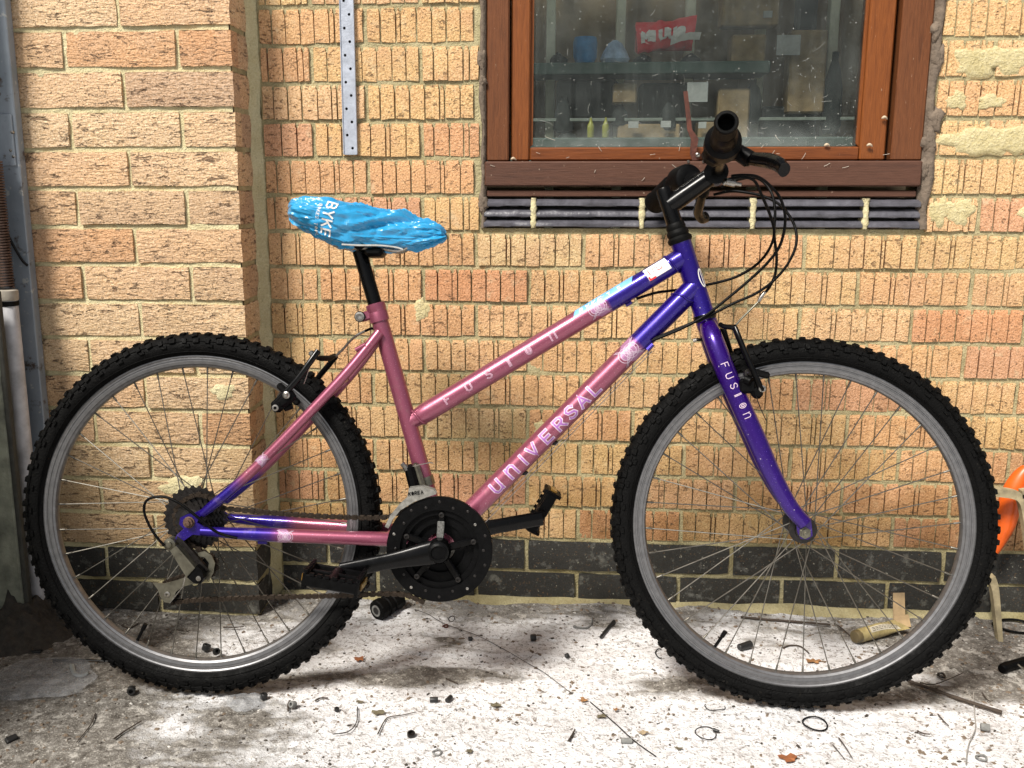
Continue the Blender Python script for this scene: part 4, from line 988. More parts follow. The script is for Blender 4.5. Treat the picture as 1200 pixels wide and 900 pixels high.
HBf = [E1, (0.9022,0.07,0.9518), (0.8812,0.12,0.9564), (0.8531,0.18,0.9525), (0.8221,0.26,0.9262)]
hp = catmull([HBn[3], HBn[2], HBn[1], HBn[0], HBf[1], HBf[2], HBf[3]], 6)
hb = bp('handlebar', MB().tube(hp, .0112, 18), BLACK, tf=ST)
def grip(P, R, name='grip', mat=RUBBER):
    mb = MB(); a, b = Vector(P[0]), Vector(P[1]); d = (b-a); n = 22; pth = []; rad = []
    for i in range(n+1): pth.append(a+d*i/n); rad.append(R*(1+(.04 if i % 2 else -.03))*(1 if i < n-2 else 1.08))
    u_ = d.normalized(); l_ = d.length
    mb.lathe(a, u_, [(r_, l_*i/n) for i, r_ in enumerate(rad)]+[(R*.98, l_+.0012), (R*.80, l_+.0014), (R*.72, l_-.001), (R*.70, l_-.030)], 28); return bp(name, mb, mat, tf=ST)
grip((HBn[3], HBn[4]), .0160); grip((HBf[3], HBf[4]), .0205)
def ringy(P, R0, name, prof):
    a, b = Vector(P[0]), Vector(P[1]); ax = (b-a); l = ax.length; ax.normalize()
    mb = MB(); mb.lathe(a, ax, [(r_, f*l) for r_, f in prof], 28); return bp(name, mb, BLACKP, tf=ST)
shf = ringy((Vector(HBn[2])+V3(0,.012,0), Vector(HBn[3])+V3(0,-.012,0)), .02, 'shifter', [(.017,0),(.026,.06),(.0295,.15),(.0290,.45),(.0215,.52),(.0205,.6),(.0190,.7),(.0205,.8),(.0190,.9),(.016,1.0)])
ringy((Vector(HBf[2])+V3(0,-.015,0), Vector(HBf[3])), .02, 'shifter', [(.017,0),(.026,.05),(.0285,.12),(.0285,.55),(.0225,.62),(.0205,.6),(.0190,.7),(.0205,.8),(.0190,.9),(.016,1.0)])
mb = MB(); mb.bbox(Vector((0.9054,-0.12,0.9713)), (.036,.060,.040), .009, Matrix.Rotation(.5, 3, 'Y')); bp('indicator_box', mb, BLACKP, shf, tf=ST)
# brake levers: clamp body and curved blade
def lever(pts, clampc, name_mat=BLACK):
    mb = MB(); c = Vector(clampc); mb.tube([c+V3(0,.009,0), c-V3(0,.009,0)], .0165, 18)
    P = catmull(pts[:3], 5); mb.tube(P, [.0135]*len(P), 12, flat=.9)
    body = bp('brake_lever', mb, BLACKP, tf=ST)
    P = catmull(pts[2:], 6); n = len(P); b2 = MB(); b2.tube(P, [.0082+.0014*sin(i*pi/n) for i in range(n-1)]+[.0090], 12, flat=1.25); bp('lever_blade', b2, name_mat, body, tf=ST)
    return body
lv = lever([(0.9228,-0.105,0.9841), (0.9442,-0.11,0.9721), (0.9622,-0.12,0.9596), (0.9743,-0.15,0.9539), (0.9844,-0.19,0.9457), (0.99,-0.23,0.9352), (0.9946,-0.25,0.925)], (0.9162,-0.105,0.976))
mb = MB(); mb.bbox(Vector((0.9495,-0.113,0.9634)), (.034,.022,.020), .005, Matrix.Rotation(.6, 3, 'Y')); bp('lever_bracket', mb, BLACKP, lv, tf=ST)
lever([(0.9016,0.1,0.9507), (0.905,0.1,0.9383), (0.9044,0.11,0.93), (0.9025,0.14,0.9142), (0.9019,0.17,0.9009), (0.9101,0.19,0.8911), (0.919,0.2,0.8935)], (0.8862,0.1,0.9509))
mb = MB(); p = Vector((0.9262,-0.1,0.9257)); mb.tube([p, p+V3(.014,0,-.003)], .0060, 12); mb.tube([p+V3(.014,0,-.003), p+V3(.024,0,-.005)], .0035, 8); bp('barrel_adjuster', mb, CHROME, lv, tf=ST)
# ---------------- cables
def cable(pts, r=.0025, name='brake_cable', mat=BLACKP, k=6, tf=None): return bp(name, MB().tube(catmull(pts, k), r, 8), mat, smooth=60, tf=tf)
cable([(0.9288,-0.09,0.9351), (0.9507,-0.085,0.9372), (0.9753,-0.075,0.9359), (0.9991,-0.065,0.9218), (1.0179,-0.06,0.8998), (1.0271,-0.055,0.8661), (1.0208,-0.05,0.825), (1.0012,-0.045,0.795), (0.9728,-0.04,0.7661), (0.9382,-0.035,0.7354), (0.9004,-0.03,0.7044), (0.8578,-0.024,0.6805), (0.8116,-0.018,0.6608)], name='gear_cable')
cable([(0.9212,0.03,0.9203), (0.9477,0.02,0.925), (0.971,0.01,0.9221), (1.0029,0,0.9134), (1.0302,-0.01,0.8959), (1.0504,-0.02,0.8641), (1.053,-0.03,0.8296), (1.0382,-0.035,0.7943), (1.0144,-0.035,0.7651), (0.9845,-0.035,0.743), (0.9492,-0.032,0.7268), (0.9066,-0.028,0.7045), (0.8592,-0.024,0.6835), (0.815,-0.014,0.6637)], name='gear_cable')
cable([(0.9126,-0.11,0.9251), (0.9394,-0.1,0.9308), (0.9652,-0.09,0.9281), (0.9843,-0.07,0.9041), (1.0039,-0.05,0.8724), (1.015,-0.03,0.8456), (1.0102,-0.01,0.818), (0.9932,0.01,0.7941), (0.963,0.02,0.775), (0.9296,0.025,0.7645), (0.8919,0.024,0.7567), (0.8535,0.018,0.7502), (0.8187,0.004,0.745), (0.785,-0.004,0.7341)])
cable([(0.9399,0.06,0.9381), (0.9676,0.04,0.9488), (0.9962,0.02,0.9473), (1.0144,0,0.9222), (1.0202,-0.01,0.8886), (1.0186,-0.015,0.847), (1.0227,-0.02,0.8084), (1.0194,-0.025,0.7758), (1.0091,-0.028,0.7536), (1.0002,-0.03,0.7433)])
bp('ferrule', MB().tube([(1.0015,-0.03,0.7462), (0.9943,-0.031,0.7359), (0.9915,-0.031,0.73)], [.0036,.0036,.0030], 10), CHROME)
cable([(0.9929,-0.031,0.7315), (0.979,-0.03,0.7167), (0.9637,-0.028,0.7004), (0.9542,-0.026,0.6886)], .0018, 'brake_noodle', DERAIL)
# bare cable under the down tube
bp('bare_cable', MB().tube([DA+ddt*(dl-.135)+V3(.015,-.010,-.016), DA+ddt*.10+V3(.014,-.010,-.0205)], .0008, 5), CHROME, smooth=0)
bp('bare_cable', MB().tube([DA+ddt*(dl-.135)+V3(.020,-.006,-.018), DA+ddt*.06+V3(.022,-.006,-.0235)], .0008, 5), CHROME, smooth=0)
for f in (.30, .42): p = DA+ddt*(dl*f)+V3(.013,-.004,-.0150); bp('cable_guide', MB().bbox(p, (.012,.006,.008), .002), DARKM)
# ---------------- front brake
def brake_arm(pts, r=.0055, tf=None, name='brake_arm', flat=1.3): return bp(name, MB().tube(catmull(pts, 5), r, 10, flat=flat), BLACK, smooth=50, tf=tf)
fb = brake_arm([(0.9516,-0.052,0.6857), (0.9582,-0.06,0.6686), (0.9723,-0.068,0.6344), (0.9867,-0.072,0.6031), (0.9972,-0.072,0.5801)], .0044, ST)
bp('brake_arm', MB().tube(catmull([(0.9414,0.045,0.6828), (0.9485,0.05,0.6611), (0.9601,0.052,0.6271), (0.9763,0.052,0.5885)], 5), .0044, 10, flat=1.3), BLACK, smooth=50, tf=ST)
mb = MB(); mb.tube([(0.9368,0.03,0.6863), (0.9435,-0.02,0.6862), (0.9515,-0.052,0.6871)], .0045, 8); mb.tube([(0.9294,-0.03,0.6908), (0.9366,-0.045,0.6868), (0.953,-0.052,0.6857)], .0042, 8); bp('brake_link', mb, BLACK, fb, tf=ST)
mb = MB(); mb.bbox(Vector((0.9743,-0.062,0.5875)), (.030,.014,.026), .005); mb.bbox(Vector((0.9897,-0.066,0.5765)), (.020,.014,.020), .006); mb.tube([(0.9693,-0.066,0.5995), (0.9785,-0.072,0.5957)], .0075, 12); bp('brake_pivot', mb, BLACKP, fb, tf=ST)
bp('pivot_bolt', MB().lathe(Vector((0.997,-0.072,0.5845)), (0,-1,0), [(.006,0),(.006,.004),(.003,.0045),(.003,.002)], 10), CHROME, fb, tf=ST)
bp('brake_pad', MB().bbox(Vector((0.9922,-0.018,0.6079)), (.050,.010,.012), .003, Matrix.Rotation(.25, 3, 'Y')), RUBBER, fb, tf=ST)
bp('anchor_bolt', MB().lathe(Vector((0.9738,-0.062,0.6079)), (.4,-1,.2), [(.0085,0),(.0085,.005),(.005,.006),(.004,.010)], 12), DARKM, fb, tf=ST)
bp('cable_end', MB().tube([(0.9864,-0.07,0.5754), (0.9955,-0.07,0.5508), (1.0062,-0.068,0.529)], .0009, 5), DARKM, fb, tf=ST)
bp('pinch_bolt', MB().tube([(0.8858,0,0.661), (0.8917,0,0.6626)], .0035, 8), CHROME, fork, tf=ST); bp('bridge_bolt', MB().tube([(0.8902,0,0.6626), (0.9212,0,0.6629)], .0030, 8), BLACK, fork, tf=ST)
# ---------------- rear brake
rb = bp('brake_arm', MB().tube(catmull([(0.2279,-0.05,0.6388), (0.2145,-0.058,0.618), (0.1947,-0.064,0.5898), (0.1715,-0.068,0.563), (0.1533,-0.068,0.5449)], 5), .0044, 10, flat=1.3), BLACK, smooth=50)
bp('brake_arm', MB().tube(catmull([(0.2412,0.04,0.6274), (0.2256,0.046,0.6097), (0.2087,0.05,0.5904), (0.1938,0.052,0.5711)], 5), .0044, 10, flat=1.3), BLACK, smooth=50)
mb = MB(); mb.bbox(Vector((0.1729,-0.062,0.5536)), (.036,.018,.022), .005, Matrix.Rotation(-.6, 3, 'Y')); mb.bbox(Vector((0.1588,-0.066,0.5418)), (.022,.014,.022), .006); mb.tube([(0.168,-0.055,0.538), (0.1817,-0.055,0.5427)], .007, 12); bp('brake_pivot', mb, BLACKP, rb)
bp('brake_pad', MB().bbox(Vector((0.1669,-0.02,0.5597)), (.052,.010,.012), .003, Matrix.Rotation(.75, 3, 'Y')), RUBBER, rb)
bp('pivot_bolt', MB().lathe(Vector((0.1569,-0.07,0.5391)), (0,-1,0), [(.006,0),(.006,.004),(.003,.0045),(.003,.002)], 10), CHROME, rb)
bp('anchor_bolt', MB().lathe(Vector((0.177,-0.072,0.5618)), (0,-1,0), [(.0065,0),(.0065,.004),(.004,.005),(.003,.009)], 10), CHROME, rb)
bp('cable_boot', MB().tube([(0.2218,-0.03,0.6247), (0.2258,-0.02,0.6244), (0.2348,0.01,0.6235), (0.2391,0.035,0.6275)], [.0035,.0052,.0052,.0042], 12), RUBBER, rb)
bp('brake_noodle', MB().tube(catmull([(0.2413,0.032,0.6261), (0.2567,0.026,0.6404), (0.2708,0.018,0.6546), (0.2848,0.01,0.6656), (0.3014,0.004,0.6735)], 5), .0024, 8), CHROME)
bp('cable_clamp', MB().bbox(Vector((0.2161,-0.045,0.6326)), (.012,.010,.010), .002, Matrix.Rotation(.8, 3, 'Y')), CHROME, rb)
bp('cable_end', MB().tube([(0.2203,-0.05,0.6298), (0.2116,-0.052,0.6073), (0.2028,-0.054,0.5804)], .0010, 5), CHROME, rb)
cable([(0.3014,0.004,0.6735), (0.3138,0.004,0.6782), (0.3199,0.014,0.6736)], .0024)
# ---------------- saddle under its blue cover
st_ = [  # u, top, bottom, half width
 (.168,.892,.872,.018),(.172,.899,.866,.040),(.182,.9055,.857,.058),(.200,.9090,.8465,.070),(.225,.9085,.8345,.077),(.252,.9065,.8235,.077),(.282,.902,.8165,.068),
 (.315,.8955,.817,.052),(.348,.8885,.8175,.040),(.380,.882,.8165,.033),(.408,.8745,.8205,.029),(.428,.867,.8265,.026),(.440,.8595,.833,.020),(.4465,.851,.840,.010)]
us = np.array([a[0] for a in st_]); NU, NV = 130, 120; V = []; F = []
rr_ = np.random.default_rng(11)
def crinkle(u, v, y):
    a = fbm(u*20, v*2.0+2, y*16, 3, .5); b = np.abs(fbm(u*15+v*1.6, v*1.7, y*8, 2, .5)); c_ = np.abs(fbm(u*55-v*2, v*4, y*40, 2)); d_ = np.abs(vn(u*13-v*1.3+5, v*1.7, y*9))
    return a*.0030-min(b, .22)*.020-min(c_, .25)*.0022-min(d_, .20)*.014+.0055
tops = []
_cp = np.stack([rng.uniform(.16, .46, 120), rng.uniform(-3.4, 3.4, 120)*.055], 1)
def facet(u, a):
    q = np.array([u, (a if a < pi else a-2*pi)*.055]); q = q+.006*np.array([float(vn(u*60, a*3)), float(vn(u*60+9, a*3))])
    d = np.sort(np.sqrt(((_cp-q)*np.array([.62, 1.0])*np.array([1, 1]))**2 @ np.ones(2))) if False else np.sort(np.hypot((_cp[:, 0]-q[0])*.55+(_cp[:, 1]-q[1])*.35, (_cp[:, 1]-q[1])))
    return min(1.0, (d[1]-d[0])/.010)
for i in range(NU):
    f = i/(NU-1); u = us[0]+(us[-1]-us[0])*(.5-.5*cos(pi*f))
    tp = np.interp(u, us, [a[1] for a in st_]); bt = np.interp(u, us, [a[2] for a in st_]); hw = np.interp(u, us, [a[3] for a in st_])
    for j in range(NV):
        a = 2*pi*j/NV; ca, sa = cos(a), sin(a)
        y = hw*(1 if ca > 0 else -1)*abs(ca)**.72*(1-.10*max(0, -sa)); z = (tp+bt)/2+(tp-bt)/2*(1 if sa > 0 else -1)*abs(sa)**.80
        d = Vector((0, ca, sa)); e = float(crinkle(u, a*1.1, y))+.0030*(facet(u, a)-.75)
        # the loose diagonal fold from the rear skirt up to the nose
        fl_ = (z-(.845+(u-.25)*.28)); e += .0060*math.exp(-(fl_/.006)**2)*float(smst(.24, .32, u))*float(smst(.43, .39, u))*(1 if ca < 0 else .3)
        e -= .0065*math.exp(-((fl_+.010)/.006)**2)*float(smst(.24, .32, u))*float(smst(.43, .39, u))*(1 if ca < 0 else .3)
        V.append((u+.002*float(vn(a*3, u*40)), y+d.y*e, z+d.z*e+(.004*float(fbm(u*26, 3.1, 0, 3)) if sa < -.5 else 0)))
for i in range(NU-1):
    for j in range(NV): F.append((i*NV+j, i*NV+(j+1) % NV, (i+1)*NV+(j+1) % NV, (i+1)*NV+j))
F += [tuple(range(NV-1, -1, -1)), tuple(range((NU-1)*NV, NU*NV))]
sad = MB().add(V, F)
cover = tag(bp('saddle_cover', sad, BLUEC, smooth=24), 'crinkled blue plastic cover pulled over the saddle')
import mathutils
bvh = mathutils.bvhtree.BVHTree.FromPolygons([Vector(v) for v in V], F)
def on_cover(x, z, off):
    h = bvh.ray_cast(Vector((x, -.4, z)), Vector((0, 1, 0))); p = h[0] if h[0] is not None else Vector((x, 0, z)); return p+V3(0, -off-.0004, 0)
a = MB(); ox, oz = .2490, .8955
ang = -1.82
for k, ch in enumerate('BYKE'):
    for s_ in GL[ch]:
        pts = []
        for x, y in s_:
            X = k*.0158+x*.0132; Yv = y*.0160; pts.append((ox+X*cos(ang)-Yv*sin(ang), oz+X*sin(ang)+Yv*cos(ang)))
        ribbon(a, pts, .0029, on_cover, .0010, .002)
a.build('lettering', PAPER, cover, 0)
a = MB(); letters(a, 'BoKES TooLS', 0, 0, .005, lambda s, w, off: on_cover(ox-.014+s*cos(ang)-w*sin(ang), oz-.004+s*sin(ang)+w*cos(ang), off), .0009, .0010, .0056, .8, sub=.002); a.build('lettering', PAPER, cover, 0)
# seat rails and clamp under the cover
mb = MB()
for s in (-.022, .022): mb.tube(catmull([(.250,s,.826),(.285,s,.8195),(.325,s,.8205),(.362,s*.8,.816),(.378,s*.6,.822)], 5), .0036, 8)
bp('saddle_rail', mb, CHROME)
bp('cover_hem', MB().tube(catmull([(.272,-.064,.8225),(.300,-.058,.8215),(.335,-.044,.8225),(.362,-.036,.8200),(.374,-.034,.8165)], 6), [.0016]*25, 6), simple('pale_elastic_hem', (.45,.45,.42,1), .7), cover)
mb = MB(); mb.bbox((.322,-.010,.812), (.034,.05,.016), .006); mb.tube([(.296,-.030,.826),(.296,.030,.826)], .010, 14); bp('saddle_clamp', mb, BLACKP)
# ---------------- chainset
cs = MB(); c0 = V3(BBu, -.046, BBh)
def ring(mb, c, r0, r1, y0, y1, seg=64, teeth=0, th=.003):
    n = teeth*4 if teeth else seg; V = []
    for i in range(n):
        a = 2*pi*i/n; ro = r1+(th if teeth and i % 4 in (1, 2) else 0)
        for r_, y in ((r0, y0), (ro, y0), (ro, y1), (r0, y1)): V.append((c.x+r_*cos(a), c.y+y, c.z+r_*sin(a)))
    mb.add(V, [(i*4+k, i*4+(k+1) % 4, ((i+1) % n)*4+(k+1) % 4, ((i+1) % n)*4+k) for i in range(n) for k in range(4)])
crk = MB()
# spider: five arms round a boss
crk.lathe(c0+V3(0,-.012,0), (0,-1,0), [(.019,-.012),(.0215,-.006),(.0215,.016),(.0185,.021),(.0125,.022),(.0125,.018),(.0,.018)], 32)
PR = Vector((.2745, -.088, .2575)); 
d = (PR-V3(BBu,-.088,BBh)); 
for k in range(5):
    a = pi/2+2*pi*k/5-.06; e = V3(cos(a), 0, sin(a))
    M = Matrix(((e.x, 0, -e.z), (0, 1, 0), (e.z, 0, e.x))); 
    crk.bbox(c0+e*.036+V3(0,-.008,0), (.052,.008,.0135), .0025, M)
crankset = bp('crankset', crk, BLACK)
mb = MB(); ring(mb, c0, .0700, .0925, -.010, -.0065, 90); ring(mb, c0, .0905, .0935, -.0095, -.0005, 90); bp('chain_guard', mb, BLACKP, crankset)
mb = MB(); ring(mb, c0, .0600, .0845, -.004, -.0015, teeth=42); bp('chainring', mb, BLACKP, crankset)
mb = MB(); ring(mb, c0, .0440, .0655, .003, .0055, teeth=34); bp('chainring', mb, BLACKP, crankset)
mb = MB(); ring(mb, c0, .026, .0465, .010, .0125, teeth=24); bp('chainring', mb, BLACKP, crankset)
for k in range(5):
    a = pi/2+2*pi*k/5-.06; mb = MB(); mb.lathe(c0+V3(cos(a)*.062, -.010, sin(a)*.062), (0,-1,0), [(.0048,0),(.0048,.004),(.0025,.0045),(.0025,.002)], 10); bp('chainring_bolt', mb, DARKM, crankset)
for k in range(20):
    a = 2*pi*k/20; mb = MB(); rr0 = .0845 if k % 2 else .0775; mb.lathe(c0+V3(cos(a)*rr0, -.0098, sin(a)*rr0), (0,-1,0), [(.0026,0),(.0026,.001),(.0015,.0014)], 8); bp('hole_stud', mb, CHROME if k in (2, 9, 13, 17) else DARKM, crankset)  # studs stand in for guard holes; chrome ones paint their glints
a = pi/2-.06; e = V3(cos(a), 0, sin(a)); M = Matrix(((e.x, 0, -e.z), (0, 1, 0), (e.z, 0, e.x)))
mb = MB(); mb.bbox(c0+e*.036+V3(0,-.0135,0), (.030,.0025,.0125), .001, M); bp('arm_highlight', mb, simple('highlight_alloy', (.20,.20,.19,1), .35, .6, .5, 300), crankset)  # pale plate paints the highlight on the upright spider arm
def crank(P0, P1, y, parent, nm='crank_arm'):
    mb = MB(); P0, P1 = Vector(P0), Vector(P1); n = 12; pth = [P0+(P1-P0)*i/n for i in range(n+1)]
    mb.tube(pth, [.0215-.0075*float(smst(0,.55,i/n)) for i in range(n+1)], 16, flat=1.0, ref=(0,0,1))
    # flatten across the bike
    for i, v in enumerate(mb.V): 
        t_ = (Vector(v)-P0).dot((P1-P0).normalized())/(P1-P0).length; yy = P0.y+(P1.y-P0.y)*t_; mb.V[i] = (v[0], yy+(v[1]-yy)*.38, v[2])
    return bp(nm, mb, BLACK, parent, 50)
crank((BBu,-.070,BBh), (.2745,-.086,.2575), 0, None); PL = (.6235,.092,.3215); crank((BBu,.062,BBh), PL, 0, None)
mb = MB(); mb.lathe((BBu,-.078,BBh), (0,-1,0), [(.016,0),(.0165,.004),(.0125,.006),(.0120,.003),(.0,.003)], 26); bp('crank_cap', mb, BLACKP)
# pedals
def pedal(c, y0, y1, ang, half=.045):
    s = 1 if y1 > y0 else -1; M = Matrix.Rotation(ang, 3, 'Y'); c = Vector(c); mb = MB()
    def P(x, y, z): return c+V3(0, y-c.y, 0)+M @ V3(x, 0, z)
    w = abs(y1-y0)
    cage = MB()
    for sx in (-1, 1):
        cage.bbox(P(sx*half*.92, (y0+y1)/2, 0), (.007, w, .026), .002, M)
        for k in range(8): cage.box(P(sx*half*.92, y0+s*w*(k+.5)/8, .0145), (.006, w/18, .005), M); cage.box(P(sx*half*.92, y0+s*w*(k+.5)/8, -.0145), (.006, w/18, .005), M)
    for f in (.03, .5, .97): cage.bbox(P(0, y0+s*w*f, 0), (half*1.85, .007, .020), .002, M)
    for k in range(6): cage.box(P((-1+2*(k+.5)/6)*half*.8, y1, .0115), (half*.16, .006, .005), M)
    pd = bp('pedal', cage, BLACKP)
    bp('pedal_body', MB().tube([P(0, y0-s*.012, 0), P(0, y0+s*.004, 0), P(0, y0+s*.008, 0), P(0, y1-s*.004, 0)], [.006,.006,.0115,.0105], 16), BLACKP, pd)
    for sx in (-1, 1): bp('pedal_reflector', MB().bbox(P(sx*half*1.03, (y0+y1)/2, 0), (.004, w*.62, .013), .001, M), AMBER, pd)
    return pd
pedal((.2745,-.1,.2575), -.100, -.178, .16, .048); pedal((.6240,.1,.3290), .106, .175, -1.05, .044)
mb = MB(); mb.lathe((.2745,-.096,.2575), (0,-1,0), [(.0075,-.004),(.0075,.008)], 8); bp('pedal_axle', mb, DARKM)
# ---------------- cassette
cst = MB(); cc0 = V3(0, 0, WR)
for k, (T, y) in enumerate(((28,-.034),(24,-.0385),(21,-.043),(18,-.0475),(16,-.052),(14,-.0565))):
    R_ = T*.0127/(2*pi); ring(cst, cc0+V3(0,y,0), R_*.45, R_-.002, -.0009, .0009, teeth=T, th=.0040)
cst.lathe(V3(0,-.045,WR), (0,-1,0), [(.022,-.012),(.022,.012),(.014,.0135),(.014,.018)], 30)
cas = cst.build('sprocket_cluster', DARKM, bike, 30)
ring_g = MB(); ring(ring_g, cc0+V3(0,-.0305,0), .030, .066, -.0006, .0006, 60); 
bp('axle_nut', MB().lathe(V3(0,-.0665,WR-.002), (0,-1,0), [(.0105,0),(.0105,.002),(.0085,.0025),(.0085,.008),(.005,.0085),(.005,.013),(0,.0135)], 12), simple('rusty_nut', (.12,.07,.05,1), .6, .6, .5, 300))
# ---------------- chain
def chain_path():
    r1 = .0850; top0 = V3(BBu-.010, -.049, BBh+r1); 
    P = []
    Rc = .0360; yb = -.0500
    P += [Vector((0.0566,-0.05,0.3567)), Vector((0.1611,-0.05,0.3492)), Vector((0.268,-0.05,0.3449)), Vector((0.347,-0.05,0.3463))]
    P += [Vector((0.3771,-0.049,0.3588)), Vector((0.4042,-0.048,0.3712))]
    return P
def chain(pts, closed=False):
    mb = MB(); P = catmull(pts, 30); cum = [0]
    for a, b in zip(P[:-1], P[1:]): cum.append(cum[-1]+(b-a).length)
    n = int(cum[-1]/.0127); at = []
    for i in range(n+1):
        s = cum[-1]*i/n; k = max(0, min(len(P)-2, int(np.searchsorted(cum, s))-1)); f = (s-cum[k])/max(1e-9, cum[k+1]-cum[k]); at.append(P[k]+(P[k+1]-P[k])*f)
    for i in range(n):
        a, b = at[i], at[i+1]; m = (a+b)/2; d = (b-a).normalized(); u = V3(0,1,0); u = (u-d*u.dot(d)).normalized(); w = d.cross(u)
        M = Matrix((d, u, w)).transposed(); yo = .0031 if i % 2 else .0018
        for s in (-1, 1):
            for q, e in ((a, 1), (b, -1)): mb.bbox(q+u*s*yo, (.0088, .0010, .0085), .0022, M)
            mb.box(m+u*s*yo, (.0062, .0010, .0055), M)
        mb.tube([a-u*.0042, a+u*.0042], .0022, 6)
    return mb
ch = chain(chain_path())
low = chain([(-0.0379,-0.047,0.1842), (0.0199,-0.047,0.1901), (0.144,-0.047,0.1974), (0.2671,-0.047,0.2031), (0.3514,-0.048,0.2083), (0.3865,-0.049,0.2062), (0.4124,-0.049,0.196)])
ch.add(low.V, low.F)
c3 = chain([(0.0566,-0.05,0.3567), (0.0383,-0.05,0.3717), (0.0106,-0.05,0.3804), (-0.0205,-0.05,0.3646), (-0.0317,-0.05,0.3398), (-0.0181,-0.05,0.3062), (0.0157,-0.05,0.279), (0.04,-0.049,0.2654), (0.0363,-0.048,0.2388), (0.0083,-0.048,0.2382), (-0.0198,-0.048,0.2315), (-0.053,-0.047,0.2181), (-0.0596,-0.047,0.1977), (-0.0379,-0.047,0.1842)])
ch.add(c3.V, c3.F)
bp('chain', ch, simple('rusty_chain_steel', (.045,.033,.024,1), .4, .7, .5, 300), smooth=30)
# ---------------- rear derailleur
def uv(p): return (p[0], p[2])
rd = MB()
rd.lathe(Vector((-0.0321,-0.075,0.296)), (0,1,0), [(.0,-.006),(.005,-.006),(.0055,-.003),(.0105,-.002),(.0115,.001),(.0115,.016)], 20)
rdl = bp('rear_derailleur', rd, DERAIL)
pl = [uv(p) for p in ((-0.0276,-0.075,0.287), (-0.0168,-0.075,0.2963), (0.0164,-0.075,0.2574), (0.0009,-0.075,0.2403))]
mb = MB(); mb.prism(pl, -.086, -.068); bp('parallelogram', mb, DERAIL, rdl, 25)
pl = [uv(p) for p in ((-0.0216,-0.07,0.3089), (-0.0109,-0.07,0.3014), (0.033,-0.07,0.2504), (0.0221,-0.07,0.2425), (-0.0233,-0.07,0.2921))]
mb = MB(); mb.prism(pl, -.067, -.058); bp('inner_link', mb, DARKM, rdl, 25)
pl = [uv(p) for p in ((0.0009,-0.075,0.2403), (0.0179,-0.075,0.2605), (0.027,-0.075,0.253), (0.0315,-0.075,0.2394), (0.0252,-0.075,0.2286), (0.013,-0.075,0.2299))]
mb = MB(); mb.prism(pl, -.084, -.068); bp('knuckle', mb, BLACKP, rdl, 25)
bp('knuckle_bolt', MB().lathe(Vector((0.0227,-0.085,0.2387)), (0,-1,0), [(.0045,-.002),(.0045,.002),(.0,.0025)], 14), CHROME, rdl)
cg = [(-0.0689,-0.062,0.2232), (-0.0488,-0.062,0.2221), (-0.024,-0.062,0.2288), (-0.0023,-0.062,0.2369), (0.0132,-0.062,0.2388), (0.0207,-0.062,0.2236), (0.0007,-0.062,0.2216), (-0.0148,-0.062,0.2167), (-0.0273,-0.062,0.2071), (-0.0306,-0.062,0.1947), (-0.0384,-0.062,0.1868), (-0.0477,-0.062,0.1882), (-0.0553,-0.062,0.1973), (-0.0598,-0.062,0.2111)]
mb = MB(); mb.prism([uv(p) for p in cg], -.0625, -.0605); bp('derailleur_cage', mb, DERAIL, rdl, 25)
cg2 = [(0.0136,-0.062,0.2787), (0.026,-0.062,0.282), (0.0382,-0.062,0.2746), (0.0442,-0.062,0.2609), (0.0409,-0.062,0.2424), (0.0316,-0.062,0.2284), (0.0239,-0.062,0.2359), (0.0318,-0.062,0.2499), (0.0334,-0.062,0.2607), (0.0259,-0.062,0.2713), (0.0151,-0.062,0.2726)]
mb = MB(); mb.prism([uv(p) for p in cg2], -.0625, -.0605); bp('derailleur_cage', mb, DERAIL, rdl, 25)
for c_ in ((0.019,-0.047,0.2475), (-0.0423,-0.047,0.2027)):
    mb = MB(); ring(mb, Vector(c_), .006, .0165, -.0055, .0030, teeth=11, th=.003); bp('jockey_wheel', mb, BLACKP, rdl, 30)
    mb = MB(); mb.lathe(Vector(c_)+V3(0,-.014,0), (0,-1,0), [(.0055,-.01),(.0055,.003),(.0025,.0035),(.0025,.001)], 10); bp('jockey_bolt', mb, CHROME, rdl)
cable([(-0.0394,-0.08,0.294), (-0.053,-0.08,0.3089), (-0.0672,-0.078,0.3295), (-0.0769,-0.076,0.3532), (-0.0744,-0.074,0.3711), (-0.0609,-0.073,0.3787), (-0.0379,-0.073,0.3791), (-0.0117,-0.074,0.3675), (0.0231,-0.074,0.3409), (0.0527,-0.072,0.3182), (0.087,-0.07,0.3078)], name='gear_cable')
bp('cable_tail', MB().tube([(-0.0005,-0.088,0.2421), (-0.0046,-0.09,0.2243), (-0.0285,-0.088,0.1944)], .0010, 5), CHROME, rdl)
# ---------------- front derailleur
mb = MB(); cpt = BB+dst*.1165; mb.lathe(cpt, dst, [(.0150,-.008),(.0170,-.008),(.0170,.008),(.0150,.008)], 26); fd = bp('front_derailleur', mb, DERAIL)
mb = MB(); mb.bbox(Vector((0.3913,-0.03,0.4122)), (.018,.02,.052), .005, Matrix.Rotation(-.25, 3, 'Y')); bp('derailleur_body', mb, BLACKP, fd)
mb = MB(); mb.bbox(Vector((0.4025,-0.022,0.4157)), (.014,.018,.050), .005, Matrix.Rotation(-.3, 3, 'Y')); bp('derailleur_arm', mb, DERAIL, fd)
pl = [(0.3893,-0.05,0.4001), (0.4134,-0.05,0.4035), (0.433,-0.05,0.3977), (0.4375,-0.05,0.3903), (0.4195,-0.05,0.3839), (0.3984,-0.05,0.376), (0.3742,-0.05,0.3604), (0.3606,-0.05,0.3435), (0.3531,-0.05,0.3281), (0.347,-0.05,0.3311), (0.3561,-0.05,0.351), (0.3712,-0.05,0.3695), (0.3863,-0.05,0.3834)]
